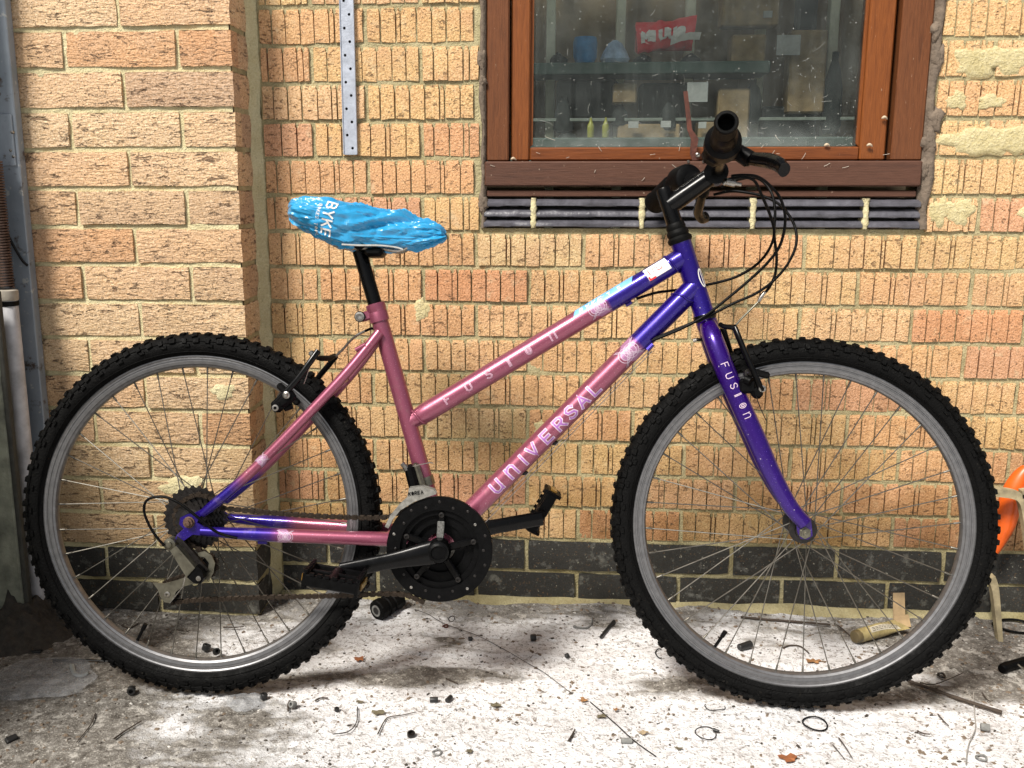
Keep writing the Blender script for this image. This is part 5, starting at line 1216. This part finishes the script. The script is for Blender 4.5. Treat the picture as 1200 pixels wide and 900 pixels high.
mb = MB(); mb.prism([uv(p) for p in pl], -.0595, -.0570); mb.prism([uv(p) for p in pl], -.043, -.041); cgx = bp('cage', mb, simple('pale_alloy', (.34,.33,.30,1), .4, .7, .3, 120), fd, 25)
mpk = lambda s, w, off: Vector((0.3891,-0.06,0.3867))+V3(s*.985+w*-.1, -off, s*.17+w)
a = MB(); letters(a, 'KoREA', 0, 0, .0055, mpk, .0012, .0006, .0055, .8); a.build('lettering', BLACKP, cgx, 0)
mb = MB(); mb.tube([(0.3729,-0.03,0.4394), (0.3805,-0.03,0.4303)], .0045, 8); mb.tube([(0.3781,-0.035,0.4371), (0.3827,-0.035,0.428)], .0055, 10); bp('cable_clamp', mb, CHROME, fd)
bp('cable_tail', MB().tube([(0.3812,-0.035,0.4326), (0.4024,-0.035,0.4375), (0.4237,-0.035,0.4423), (0.4297,-0.035,0.4409)], .0009, 5), CHROME, fd)
# ================================================================ THINGS ON THE FLOOR
def thing(name, label, cat, mb, mat, sm=40, group=None):
    o = mb.build(name, mat, None, sm); origin(o); return tag(o, label, cat, group)
def stick(pts, r, name, label, cat, mat, k=5, taper=.6, flat=None):
    P = catmull([(x, y, z+(r[0] if hasattr(r, '__len__') else r)+.0015) for x, y, z in pts], k); n = len(P)
    R = [(r*(1-(1-taper)*i/(n-1)))*(1+.12*sin(i*2.3)) for i in range(n)]
    return thing(name, label, cat, MB().tube(P, R, 8, flat=flat), mat, 50)
TWIG = simple('dark_twig_bark', (.05,.036,.026,1), .9, 0, .4, 90, .001, 300); TWIGP = simple('pale_straw', (.33,.27,.18,1), .9, 0, .3, 60)
LEAF = simple('dry_brown_leaf', (.30,.15,.055,1), .8, 0, .45, 50); LEAFG = simple('dull_olive_leaf', (.13,.11,.065,1), .85, 0, .4, 50); LEAFR = simple('rust_leaf', (.26,.09,.03,1), .8, 0, .4, 50)
GREYP = simple('grey_stone', (.20,.20,.19,1), .9, 0, .4, 60, .001, 200); DBITS = simple('black_plastic_bit', (.012,.012,.012,1), .5)
def leaf(c, sz, ang, name, label, mat, lobes=5, seed=1):
    r = random.Random(seed); c = Vector(c); V = [(c.x, c.y, c.z+.003)]; n = lobes*4
    for i in range(n):
        a = 2*pi*i/n; rr = sz*(.55+.45*abs(cos(a*lobes/2)))*(1 if abs(cos(a)) > .2 else .8)*r.uniform(.8, 1.1)
        V.append((c.x+rr*cos(a+ang), c.y+rr*sin(a+ang)*.7, c.z+.002+.004*r.random()))
    V2 = [(x, y, z-.0006) for x, y, z in V]; mb = MB().add(V+V2, [(0, 1+i, 1+(i+1) % n) for i in range(n)]+[(n+1, n+2+(i+1) % n, n+2+i) for i in range(n)]+[(1+i, n+2+i, n+2+(i+1) % n, 1+(i+1) % n) for i in range(n)])
    mb.tube([c+Vector((0, 0, .003)), c+Vector((cos(ang)*sz*1.7, sin(ang)*sz*1.2, .0015))], .0006, 5)
    return thing(name, label, 'leaf', mb, mat, 0)
def cap(c, r, h, axis, name, label, cat, mat, hole=True):
    ax = Vector(axis).normalized(); c = Vector(c)+Vector((0, 0, r if abs(ax.z) < .8 else 0))
    p = [(r*.9, 0), (r, .001), (r, h-.001), (r*.9, h)]+([(r*.55, h), (r*.5, h*.4)] if hole else [])
    return thing(name, label, cat, MB().lathe(c, ax, p, 16), mat, 35)
def chunk(c, s, name, label, mat, seed, cat='stone'):
    r = random.Random(seed); mb = MB(); c = Vector(c); M = Matrix.Rotation(r.uniform(0, 3), 3, 'Z') @ Matrix.Rotation(r.uniform(-.3, .3), 3, 'X')
    mb.bbox(c+Vector((0, 0, s[2]*.42)), s, min(s)*.22, M); mb.V = [tuple(v+r.uniform(-1, 1)*min(s)*.07 for v in p) for p in mb.V]; return thing(name, label, cat, mb, mat, 0)
# --- black rubber connector below the chainset
Q = Vector((0.0128,-0.1093,0.018)); Q2 = Vector((0.0509,-0.0572,0.022)); ax = (Q2-Q).normalized(); Lq = (Q2-Q).length
rc = tag(empty('hose_connector', (Q.x, Q.y, 0)), 'stubby black rubber connector with a grey ring end lying below the chainset', 'connector')
mb = MB(); mb.lathe(Q, ax, [(.015,0),(.0215,.001),(.0232,.004),(.0232,.020),(.0200,.022),(.0196,.026),(.0222,.028),(.0222,.038),(.0180,.040),(.0180,.044),(.0205,.046),(.0200,Lq+.006),(.014,Lq+.010)], 12); lp(rc, 'body', mb, RUBBER, 25)
mb = MB(); mb.lathe(Q-ax*.0012, ax, [(.0128,0),(.0128,.003),(.0085,.003),(.0085,0)], 24, True); lp(rc, 'ring_end', mb, GREYP)
mb = MB(); mb.lathe(Q-ax*.0006, ax, [(.0086,0),(.0086,.004)], 18); lp(rc, 'bore', mb, DBITS)
# --- translucent tube of adhesive with a printed label, and its torn card
a_, b_ = Vector((1.0227,-0.141,0.014)), Vector((1.1273,-0.0809,0.016))
tubeP = [a_+(b_-a_)*f for f in np.linspace(0, 1, 12)]; d_ = (b_-a_).normalized(); s_ = Vector((0,0,1)).cross(d_).normalized()
V = []; n = 18
for i, p in enumerate(tubeP):
    f = i/11; ry = .0125+.011*float(smst(.35, 1, f)) if i > 0 else .011; rz = .0135*(1-float(smst(.45, 1, f)))+.0018
    for k in range(n): a = 2*pi*k/n; V.append(p+s_*cos(a)*ry+Vector((0,0,sin(a)*rz)))
F = [(i*n+k, i*n+(k+1) % n, (i+1)*n+(k+1) % n, (i+1)*n+k) for i in range(11) for k in range(n)]+[tuple(range(n-1,-1,-1)), tuple(range(11*n, 12*n))]
tb = MB().add(V, F).build('glue_tube', simple('yellowed_soft_plastic', (.36,.29,.13,1), .3, 0, .25, 60), None, 50); origin(tb); tag(tb, 'yellowed squeezed plastic tube with a pale printed label inside the front wheel outline', 'tube')
o = MB().lathe(a_-d_*.010, d_, [(.0125,0),(.0135,.002),(.0135,.012),(.012,.013)], 20).build('screw_cap', simple('olive_brown_cap', (.12,.09,.04,1), .45), tb, 35); o.location = -tb.location
def tube_pt(s, w, off):
    f = s; i = min(10, int(f*11)); p = a_+(b_-a_)*f; ry = .0125+.011*float(smst(.35, 1, f)); rz = .0135*(1-float(smst(.45, 1, f)))+.0018
    a = pi*1.30+w; a = -a if s_.y > 0 else a; a = (pi*1.72 if s_.y < 0 else pi*1.28)+w; a = -pi/2*0+a
    best = p+s_*cos(a)*(ry+off)+Vector((0,0,abs(sin(a))*(rz+off))); return best
a = MB(); V = []
for j in range(5):
    for i in range(12): V.append(tube_pt(.20+.62*i/11, -.42+.84*j/4, .0008))
a.add(V, [(j*12+i, j*12+i+1, j*12+13+i, j*12+12+i) for j in range(4) for i in range(11)]); o = a.build('label', simple('faded_label', (.50,.46,.36,1), .6, 0, .2, 200), tb, 60); o.location = -tb.location
a = MB()
for w in (-.22, 0, .2): 
    r = random.Random(int(w*100)); s0 = .24
    while s0 < .76:
        e = s0+r.uniform(.02, .07); a.add([tube_pt(s0, w-.045, .0013), tube_pt(e, w-.045, .0013), tube_pt(e, w+.045, .0013), tube_pt(s0, w+.045, .0013)], [(0,1,2,3)]); s0 = e+.016
o = a.build('label_print', simple('brown_print', (.10,.08,.06,1), .6), tb, 0); o.location = -tb.location
c = Vector((1.134,-0.0753,0)); mb = MB()
for (x0, z0), (x1, z1), yo in (((-.010,.0),(.014,.062),.03), ((-.012,.0),(.020,.020),.012)):
    mb.add([(c.x+x0, c.y+yo, z0+.002), (c.x+x1, c.y+yo-.004, z0+.004), (c.x+x1+.002, c.y+yo+.022, z1), (c.x+x0+.003, c.y+yo+.026, z1-.003)]+[(c.x+x0, c.y+yo+.0015, z0+.002), (c.x+x1, c.y+yo-.0025, z0+.004), (c.x+x1+.002, c.y+yo+.0235, z1), (c.x+x0+.003, c.y+yo+.0275, z1-.003)], [(0,1,2,3),(7,6,5,4),(0,4,5,1),(1,5,6,2),(2,6,7,3),(3,7,4,0)])
thing('card_scrap', 'torn tan cardboard flap leaning on the dark bricks behind the yellowed tube', 'cardboard', mb, CARD, 0)
# --- clear plastic sheet bottom left, clear bag by the rear tyre
def film(name, label, c, rx, ry, h, seed, mat, n=36):
    r = np.random.default_rng(seed); V = []; F = []; R = 16; ph = r.random(5)*6.28
    for k in range(R+1):
        for i in range(n):
            a = 2*pi*i/n; f = k/R; rr = f*(1+.10*sin(2*a+ph[0])+.10*sin(3*a+ph[1])+.05*sin(7*a+ph[2]))
            x, y = c[0]+rx*rr*cos(a), c[1]+ry*rr*sin(a); V.append((x, y, .006+h*(.45+.55*float(fbm(x*26, y*26, seed, 3)))*(1-f**3)+h*.4*abs(float(fbm(x*60, y*60, seed+2, 2)))))
    F = [(k*n+i, k*n+(i+1) % n, (k+1)*n+(i+1) % n, (k+1)*n+i) for k in range(R) for i in range(n)]
    o = MB().add(V, F).build(name, mat, None, 25); origin(o); return tag(o, label, 'plastic')
t = NT('clear_plastic_film'); c = t.coord('Object'); tr = t.n('ShaderNodeBsdfTransparent'); tr.inputs[0].default_value = (.93,.95,.97,1)
t.b.inputs['Base Color'].default_value = (.50,.51,.53,1); t.b.inputs['Roughness'].default_value = .22
mx = t.n('ShaderNodeMixShader'); t.l(t.math('MULTIPLY_ADD', t.step(t.noise(c, 30, 4), .35, .7), .30), mx.inputs[0]); mx.inputs[0].links[0].from_node.inputs[2].default_value = .16
t.l(tr.outputs[0], mx.inputs[1]); t.l(t.b.outputs[0], mx.inputs[2]); t.l(mx.outputs[0], t.out.inputs[0]); FILM = t.m
film('plastic_sheet', 'flat clear plastic sheet on the floor at the lower left corner', (-0.5859,-0.4364,0), .125, .080, .006, 4, FILM, 48)
film('plastic_bag', 'small crumpled clear bag against the bottom of the rear tyre', (-0.1592,-0.4869,0), .030, .035, .018, 8, FILM, 28)
# --- sticks, wires and scraps
stick([(-0.5884,-0.355,0), (-0.5329,-0.3506,0), (-0.4757,-0.3497,0)], .0028, 'metal_strip', 'straight dark strip behind the lower left of the rear tyre', 'strip', DBITS, taper=1, flat=.6)
stick([(-0.3427,-0.6159,0), (-0.334,-0.5886,0), (-0.3202,-0.5573,0)], .0017, 'twig', 'short brown twig with a thick end in front of the plastic sheet', 'twig', TWIG)
stick([(1.0681,-0.3062,0), (1.0995,-0.3326,0), (1.1458,-0.3721,0), (1.1961,-0.4094,0)], .0030, 'stick', 'long dark stick sticking out right of the front tyre', 'stick', TWIG, taper=1.2)
stick([(1.0895,-0.3078,0), (1.116,-0.3121,0), (1.1841,-0.2639,0)], .0013, 'twig', 'bent thin twig just above the long stick right of the front tyre', 'twig', TWIG)
stick([(0.8014,-0.0471,0), (0.8579,-0.0555,0), (0.9284,-0.0626,0), (0.9853,-0.0706,0)], .0028, 'stick', 'dark rod lying along the wall foot inside the front wheel', 'stick', TWIG, taper=.9)
stick([(0.9966,-0.0614,0), (1.0055,-0.0813,0), (1.0133,-0.1168,0)], .0017, 'twig', 'short slanting twig at the right end of the rod by the wall', 'twig', TWIG)
stick([(0.8625,-0.1863,0), (0.8788,-0.1738,0), (0.8987,-0.176,0), (0.9089,-0.2049,0)], .0020, 'twig', 'curved dark twig on the floor inside the front wheel', 'twig', TWIG)
stick([(0.662,-0.0321,0), (0.6738,-0.0742,0), (0.6833,-0.1148,0)], .0028, 'twig', 'thick dark twig touching the front rim on the left inside', 'twig', TWIG)
stick([(0.4389,-0.1217,0), (0.464,-0.1279,0), (0.4772,-0.1063,0), (0.48,-0.0724,0)], .0024, 'hooked_strip', 'grey hook shaped scrap between the chainset and the front tyre', 'scrap', GREYP)
stick([(0.4948,-0.1694,0), (0.5107,-0.1283,0), (0.5269,-0.0899,0)], .0030, 'screw_anchor', 'black stub with a knob end pointing at the wall left of the front tyre', 'plug', DBITS, taper=1.3)
stick([(0.3111,-0.2482,0), (0.3469,-0.2885,0), (0.3778,-0.3206,0), (0.4044,-0.3584,0), (0.4299,-0.3947,0)], .0006, 'wire', 'thin straight wire across the middle of the floor', 'wire', DARKM, taper=1)
stick([(0.4668,-0.4286,0), (0.4872,-0.4624,0), (0.5094,-0.5002,0), (0.5383,-0.5516,0), (0.5701,-0.5946,0)], .0010, 'wire', 'dark wire running to the bottom edge from the brown leaf', 'wire', DARKM, taper=1)
stick([(0.0662,-0.0477,0), (0.1185,-0.0791,0), (0.1637,-0.1268,0), (0.2396,-0.1776,0), (0.3111,-0.2482,0)], .0006, 'wire', 'fine wire from below the chainset past a small washer', 'wire', DARKM, taper=1)
stick([(0.0477,-0.4795,0), (0.0567,-0.5304,0), (0.0482,-0.5612,0), (0.0237,-0.5711,0)], .0010, 'wire', 'hooked thin wire on the white floor right of the rear tyre', 'wire', DARKM, taper=.9)
stick([(0.101,-0.565,0), (0.1044,-0.5266,0), (0.1104,-0.5093,0), (0.1306,-0.502,0), (0.1561,-0.4885,0)], .0013, 'twig', 'wavy twig with a curled stalk beside the torn brown scrap', 'twig', TWIG)
leaf((0.0883,-0.4967,0), .013, .4, 'leaf', 'torn grey brown scrap of leaf with stalks in front of the rear tyre', LEAFG, 3, 5)
leaf((0.0141,-0.3005,0), .014, 1.2, 'leaf', 'rust coloured leaf in the dirt right of the rear tyre', LEAFR, 4, 6)
leaf((0.0472,-0.4617,0), .009, .2, 'leaf', 'small yellow green leaf in front of the rust coloured leaf', LEAFG, 3, 7)
leaf((0.4546,-0.4236,0), .0115, 1.9, 'leaf', 'curled golden brown leaf at the top end of the dark wire', LEAF, 5, 8)
leaf((0.4851,-0.4769,0), .011, .9, 'leaf', 'dark olive leaf in two lobes beside the dark wire', LEAFG, 4, 9)
leaf((0.5119,-0.4517,0), .007, .3, 'leaf', 'small tan leaf right of the golden brown leaf', LEAF, 3, 10)
leaf((0.5548,-0.5239,0), .010, .1, 'leaf', 'pale torn leaf left of the wire ring', simple('pale_leaf', (.35,.27,.17,1), .9), 4, 11)
leaf((0.6105,-0.569,0), .008, 2.1, 'leaf', 'small grey leaf near the bottom edge below the wire ring', LEAFG, 3, 12)
leaf((0.9094,-0.2372,0), .017, .2, 'leaf', 'brown leaf on the floor low inside the front wheel', LEAF, 5, 13)
leaf((0.7862,-0.5825,0), .020, .7, 'leaf', 'reddish brown leaf cut by the bottom edge', LEAFR, 3, 14)
leaf((0.2618,-0.604,0), .010, 1.4, 'leaf', 'grey heart shaped leaf near the bottom middle', LEAFG, 2, 15)
leaf((0.2958,-0.4541,0), .012, 2.4, 'leaf', 'flat grey leaf half sunk in the white dust at centre', LEAFG, 5, 16)
for k, (p, r_, h, ax, nm, lab, mat) in enumerate([
 ((-0.1309,-0.4606,0), .0065,.010,(.2,.1,1),'rubber_plug','round black cap right below the rear tyre, leftmost of the small caps',DBITS),
 ((-0.0651,-0.4854,0), .0060,.011,(-.5,-.8,.4),'rubber_plug','white rimmed black cap right of a dark scrap by the rear tyre',GREYP),
 ((0.0128,-0.4911,0), .0045,.006,(0,0,1),'rubber_plug','tiny black stud between the hooked wire and the rear tyre',DBITS),
 ((0.1578,-0.5605,0), .0070,.007,(.1,-.3,1),'hex_nut','dark nut lying below the wavy twig',DARKM),
 ((-0.3808,-0.4586,0), .0075,.013,(.3,-.9,.1),'tube_offcut','short dark offcut of tube left of the rear tyre bottom',DBITS),
 ((0.3504,-0.1885,0), .0070,.011,(1,.2,0),'rubber_plug','black plug on the white floor left of the hooked scrap',DBITS),
 ((0.4223,-0.2612,0), .0050,.007,(.6,.4,.2),'rubber_plug','little black plug below the hooked scrap',DBITS),
 ((0.5151,-0.556,0), .0050,.018,(1,.05,0),'wall_plug','grey ribbed wall plug near the bottom right of the dark wire',GREYP),
 ((0.1753,-0.4486,0), .0050,.015,(1,.1,0),'wall_plug','dark oval plug on the white floor right of the olive leaf',DBITS),
 ((0.2067,-0.4491,0), .0045,.016,(.35,.9,0),'wall_plug','thin dark plug slanting beside the dark oval plug',DBITS),
 ((0.7715,-0.2009,0), .0075,.030,(.85,.45,.1),'tube_offcut','thick black offcut of tube inside the front wheel',DBITS),
 ((1.1375,-0.4644,0), .0065,.014,(.9,-.2,0),'tube_offcut','grey short tube near the right bottom corner',GREYP),
 ((0.222,-0.1986,0), .0045,.008,(1,.2,0),'rubber_plug','small dark plug right of the fine wire and washer',DBITS),
 ((-0.3052,-0.2819,0), .0085,.012,(.3,.2,1),'rubber_plug','dark knob on the floor inside the rear wheel',DBITS),
 ((-0.2769,-0.3018,0), .0070,.010,(.6,-.6,.5),'rubber_plug','smaller dark knob right beside the knob inside the rear wheel',DBITS)]):
    cap(p, r_, h, ax, nm, lab, {'hex_nut':'nut','wall_plug':'wall plug','tube_offcut':'tube'}.get(nm, 'cap'), mat)
def loop(c, rx, ry, r_, nm, lab, mat, arc=2*pi, a0=0, cat='ring'):
    n = 40; c = Vector(c); cl = arc > 6; P = [c+Vector((rx*cos(a0+arc*i/n), ry*sin(a0+arc*i/n), r_+.0012+.0012*sin(i*2*pi/n*2))) for i in range(n+(0 if cl else 1))]
    return thing(nm, lab, cat, MB().tube(P, r_, 7, closed=cl), mat, 60)
loop((0.856,-0.4702,0), .0205, .0225, .0013, 'rubber_ring', 'thin black rubber ring lying below the front tyre', RUBBER)
loop((0.6615,-0.5155,0), .0175, .0200, .0009, 'wire_ring', 'grey wire ring with a dark tail below the front tyre', DARKM)
stick([(0.6754,-0.509,0), (0.6849,-0.5136,0)], .0034, 'wire_tail', 'small dark clip at the right side of the wire ring', 'clip', DBITS)
loop((0.6119,-0.2282,0), .0100, .0180, .0013, 'cable_tie', 'black curl of cable tie at the left of the front tyre', DBITS, 3.6, 1.2, 'cable tie')
loop((0.6906,-0.4259,0), .0180, .0130, .0008, 'wire_loop', 'faint open wire loop close under the front tyre', DARKM, 3.9, 2.6, 'wire')
loop((0.2084,-0.6108,0), .0068, .0080, .0013, 'washer', 'grey washer near the bottom edge below the dark nut', GREYP)
loop((0.167,-0.139,0), .0050, .0060, .0016, 'washer', 'small rusty washer on the fine wire', RUST)
loop((0.1755,-0.1006,0), .0068, .0130, .0008, 'wire_link', 'small oval wire link standing above the rusty washer', DARKM)
loop((1.1027,-0.5551,0), .0080, .0075, .0016, 'washer', 'grey washer at the lower right corner', GREYP)
loop((1.1394,-0.2775,0), .0060, .0080, .0022, 'washer', 'dark washer right of the front tyre above the bent twig', DARKM)
loop((-0.3881,-0.211,0), .018, .010, .0011, 'wire_curl', 'open curl of brown wire inside the rear wheel by the bricks', TWIG, 3.4, .3, 'wire')
stick([(-0.5205,-0.193,0), (-0.4989,-0.2036,0), (-0.4895,-0.1781,0)], .0022, 'twig', 'curved black twig low at the left inside the rear wheel', 'twig', TWIG)
stick([(-0.3018,-0.184,0), (-0.2801,-0.1823,0), (-0.2597,-0.1766,0)], .0018, 'twig', 'straight thin twig near the wall inside the rear wheel', 'twig', TWIG)
stick([(0.8851,-0.5138,0), (0.8888,-0.542,0), (0.8909,-0.5742,0)], .0012, 'twig', 'right one of two thin twigs at the bottom edge', 'twig', TWIG)
stick([(0.8694,-0.5358,0), (0.8732,-0.5533,0), (0.8776,-0.5777,0)], .0010, 'twig', 'left one of two thin twigs at the bottom edge', 'twig', TWIG)
stick([(1.1765,-0.3359,0), (1.1488,-0.4103,0), (1.1287,-0.4651,0), (1.0968,-0.5179,0), (1.0708,-0.5746,0)], .0009, 'string', 'pale wavy string near the lower right corner', 'string', simple('grey_string', (.30,.28,.25,1), .9), taper=1)
stick([(1.0257,-0.4814,0), (1.0331,-0.4889,0), (1.0438,-0.4907,0)], .0016, 'twig', 'tiny dark twig below the long stick', 'twig', TWIG)
stick([(1.0815,-0.4213,0), (1.0835,-0.4439,0), (1.0862,-0.4603,0)], .0012, 'twig', 'thin twig slanting under the long stick', 'twig', TWIG)
stick([(1.191,-0.3379,0), (1.1899,-0.3596,0), (1.1926,-0.3715,0)], .0014, 'twig', 'short twig above the grey short tube', 'twig', TWIG)
stick([(0.4274,-0.5603,0), (0.4334,-0.5415,0), (0.4379,-0.525,0)], .0022, 'twig', 'short black twig at the bottom middle left of the wire', 'twig', TWIG)
stick([(-0.4126,-0.5391,0), (-0.4033,-0.5777,0), (-0.4013,-0.6309,0)], .0012, 'twig', 'thin scratchy twig below the plastic sheet', 'twig', TWIG)
stick([(-0.0783,-0.4716,0), (-0.0774,-0.4864,0), (-0.0718,-0.5065,0)], .0024, 'twig', 'dark stub standing left of the white rimmed cap', 'twig', TWIG)
stick([(-0.0326,-0.465,0), (-0.0255,-0.4553,0), (-0.0114,-0.4542,0)], .0018, 'twig', 'dark crumb of bark right of the white rimmed cap', 'twig', TWIG)
stick([(0.1953,-0.3651,0), (0.2077,-0.3739,0), (0.22,-0.3827,0)], .0018, 'twig', 'small slanting twig on the dark patch below the chainset', 'twig', TWIG)
# grey curled metal by the plastic sheet
V = []
P = catmull([Vector((-0.5319,-0.3881,0.014)), Vector((-0.5153,-0.409,0.006)), Vector((-0.4994,-0.4107,0.004)), Vector((-0.4865,-0.4113,0.012))], 6)
mb = MB().tube(P, [.0045]*len(P), 6, flat=.35); thing('foil_scrap', 'crumpled grey metal scrap at the corner of the plastic sheet', 'scrap', mb, simple('grey_foil', (.30,.32,.32,1), .4, .4), 0)
# rubble heap at the left
hp_ = (-0.7955,-0.0833,0)
def heap(x, y):
    f = blob(x, y, -.80, -.12, .17, .13)+.7*blob(x, y, -.72, -.26, .10, .08); return x, y, -.02+.080*f*(1+.7*fbm(x*22, y*22, 3, 4, .7))+.045*np.maximum(0, fbm(x*45, y*45, 6, 4, .7))*f
o = grid_mesh('rubble', np.arange(-1.15, -.52, .006), np.arange(-.50, .0, .006), heap, simple('dark_oily_soil', (.045,.038,.030,1), .9, 0, .6, 70, .004, 160)); tag(o, 'heap of dark oily soil and crumbs at the foot of the left panel', 'rubble', kind='stuff')
rs = [((-0.6778,-0.1887,0), (.030,.024,.018), 'grey square stone touching the left of the rear tyre', GREYP), ((-0.6394,-0.3193,0), (.020,.012,.006), 'flat black chip above the plastic sheet', DBITS), ((-0.9252,0.1144,0.02), (.045,.035,.030), 'dark lump of rubble at the foot of the left panel', simple('dark_rubble', (.06,.058,.05,1), .9, 0, .5, 50, .002)), ((-0.8256,0.0512,0.02), (.040,.030,.028), 'dark lump of rubble half behind the rear tyre', simple('dark_rubble', (.06,.058,.05,1), .9, 0, .5, 50, .002)), ((-0.8499,-0.039,0.01), (.050,.03,.022), 'low dark lump at the left edge of the heap', DBITS), ((-0.7718,-0.0753,0.02), (.016,.012,.012), 'small pale stone on the rubble heap', PAPER), ((-0.5163,-0.6296,0), (.020,.012,.007), 'black crumb at the lower left corner', DBITS)]
for i, (c, s, lab, mat) in enumerate(rs): chunk(c, s, 'stone', lab, mat, 30+i)
stick([(-0.9739,0.1222,0.1), (-0.9349,0.0983,0.09), (-0.9134,0.0948,0.07)], .0035, 'metal_rod', 'pale metal rod slanting out of the rubble at the left edge', 'rod', CHROME, taper=1)
# --- right edge: timber stand, orange hoop, black handle
sd_ = tag(empty('timber_stand', (1.3698,-0.0445,0)), 'grimy beige stand with a bar and two legs right of the front tyre', 'stand')
BEIGE = simple('grimy_beige_paint', (.30,.25,.15,1), .8, 0, .45, 40, .001, 150)
def beam(pts, w, name):
    P = catmull(pts, 6); mb = MB(); V = []; F = []
    for i, p in enumerate(P):
        t_ = (P[min(i+1, len(P)-1)]-P[max(i-1, 0)]).normalized(); n_2 = t_.cross(Vector((0,1,0))).normalized(); ww = w[0]+(w[1]-w[0])*i/(len(P)-1)
        for a, b in ((-1,-1),(1,-1),(1,1),(-1,1)): V.append(p+n_2*a*ww+Vector((0, b*.009, 0)))
    for i in range(len(P)-1):
        for j in range(4): F.append((i*4+j, i*4+(j+1) % 4, i*4+4+(j+1) % 4, i*4+4+j))
    F += [(0,1,2,3), tuple(range(len(V)-4, len(V)))]
    o = mb.add(V, F).build(name, BEIGE, sd_, 30); o.location = -sd_.location
yb = -.10
beam([(1.2694,-0.1,0.3189), (1.3112,-0.1,0.3146), (1.3305,-0.1,0.3043), (1.3418,-0.1,0.2757), (1.3536,-0.12,0.1927), (1.361,-0.16,0.0821)], (.0085,.008), 'leg')
beam([(1.3293,-0.1,0.315), (1.3844,-0.1,0.3236), (1.4498,-0.1,0.3252)], (.008,.008), 'top_bar')
beam([(1.308,-0.055,0.1184), (1.3173,-0.06,0.0922), (1.3182,-0.09,0.0293), (1.3138,-0.13,-0.0237)], (.0085,.004), 'leg')
P = [(1.3604,-0.05,0.3545), (1.3476,-0.05,0.3324), (1.3374,-0.05,0.3009), (1.3326,-0.05,0.2657), (1.3295,-0.05,0.2303), (1.3226,-0.05,0.1983), (1.3154,-0.05,0.1679)]
P = catmull([Vector(p) for p in P], 5); n = len(P)
mb = MB().tube(P, [.006+.016*sin(pi*min(1, (i+3)/(n+2))) for i in range(n)], 14, flat=1.0); thing('orange_hoop', 'bright orange plastic hoop behind the stand at the right edge', 'hoop', mb, simple('orange_plastic', (.66,.10,.008,1), .4, 0, .2, 30), 50)
hd = tag(empty('hand_tool', (1.301,-0.2205,0)), 'black plastic handle lying on the floor at the right edge', 'handle')
mb = MB().tube(catmull([(1.2609,-0.2527,0.008), (1.2781,-0.2415,0.01), (1.3055,-0.2293,0.012), (1.3448,-0.2089,0.014)], 5), [.008,.0095,.010,.010,.010,.0095,.009,.009,.009,.009,.009,.009,.009,.009,.009,.009], 14); o = mb.build('grip', BLACKP, hd, 50); o.location = -hd.location
mb = MB().tube(catmull([(1.2857,-0.2609,0.024), (1.2956,-0.2618,0.016), (1.3102,-0.2556,0.008)], 5), .0016, 7); o = mb.build('wire_clip', CHROME, hd, 50); o.location = -hd.location
loop((1.3729,-0.0527,0.004), .045, .030, .0026, 'black_hose', 'black thin hose curled on the floor behind the second leg of the stand', RUBBER, 4.6, .8, 'hose')
# --- grit: nobody could count it
def grit(name, lab, n, mat, smin, smax, dens, seed):
    r = np.random.default_rng(seed); mb = MB(); k = 0
    base = [(-1,-1,0),(1,-.8,0),(.9,1,0),(-.8,.9,0),(-.6,-.7,1),(.7,-.5,.8),(.5,.6,1),(-.5,.6,.7)]; FF = [(4,5,6,7),(0,1,5,4),(1,2,6,5),(2,3,7,6),(3,0,4,7)]
    while k < n:
        x, y = r.uniform(-.85, 1.5), r.uniform(-.90, -.004)
        if r.random() > dens(x, y): continue
        s = smin+(smax-smin)*r.random()**3; a = r.uniform(0, 6.28); e = r.uniform(.35, 1.8); z = float(gh(np.array(x), np.array(y))[2])-.0004
        sx, sy, sz = s*e**.5, s/e**.5, s*.7
        mb.add([(x+(p[0]*cos(a)*sx-p[1]*sin(a)*sy), y+(p[0]*sin(a)*sx+p[1]*cos(a)*sy), z+p[2]*sz) for p in base], FF); k += 1
    return tag(mb.build(name, mat, None, 0), lab, 'grit', kind='stuff')
grit('dark_grit', 'dark crumbs of grit and bark scattered over the floor', 2600, simple('dark_grit', (.045,.036,.028,1), .9), .0008, .0034, lambda x, y: .75+.25*sin(x*9)*sin(y*14), 1)
grit('pale_grit', 'pale flakes of mortar and lime scattered over the floor', 1500, simple('lime_flakes', (.55,.53,.49,1), .9), .0007, .0026, lambda x, y: .5 if x < -.3 else .8, 2)
grit('brown_grit', 'brown crumbs of soil along the wall foot and in the corners', 4200, simple('soil_crumbs', (.16,.12,.085,1), .95), .0008, .0045, lambda x, y: 1.0 if y > -.05 else .75 if (x < -.4 or x > 1.0) else .35 if y > -.2 else .15, 3)
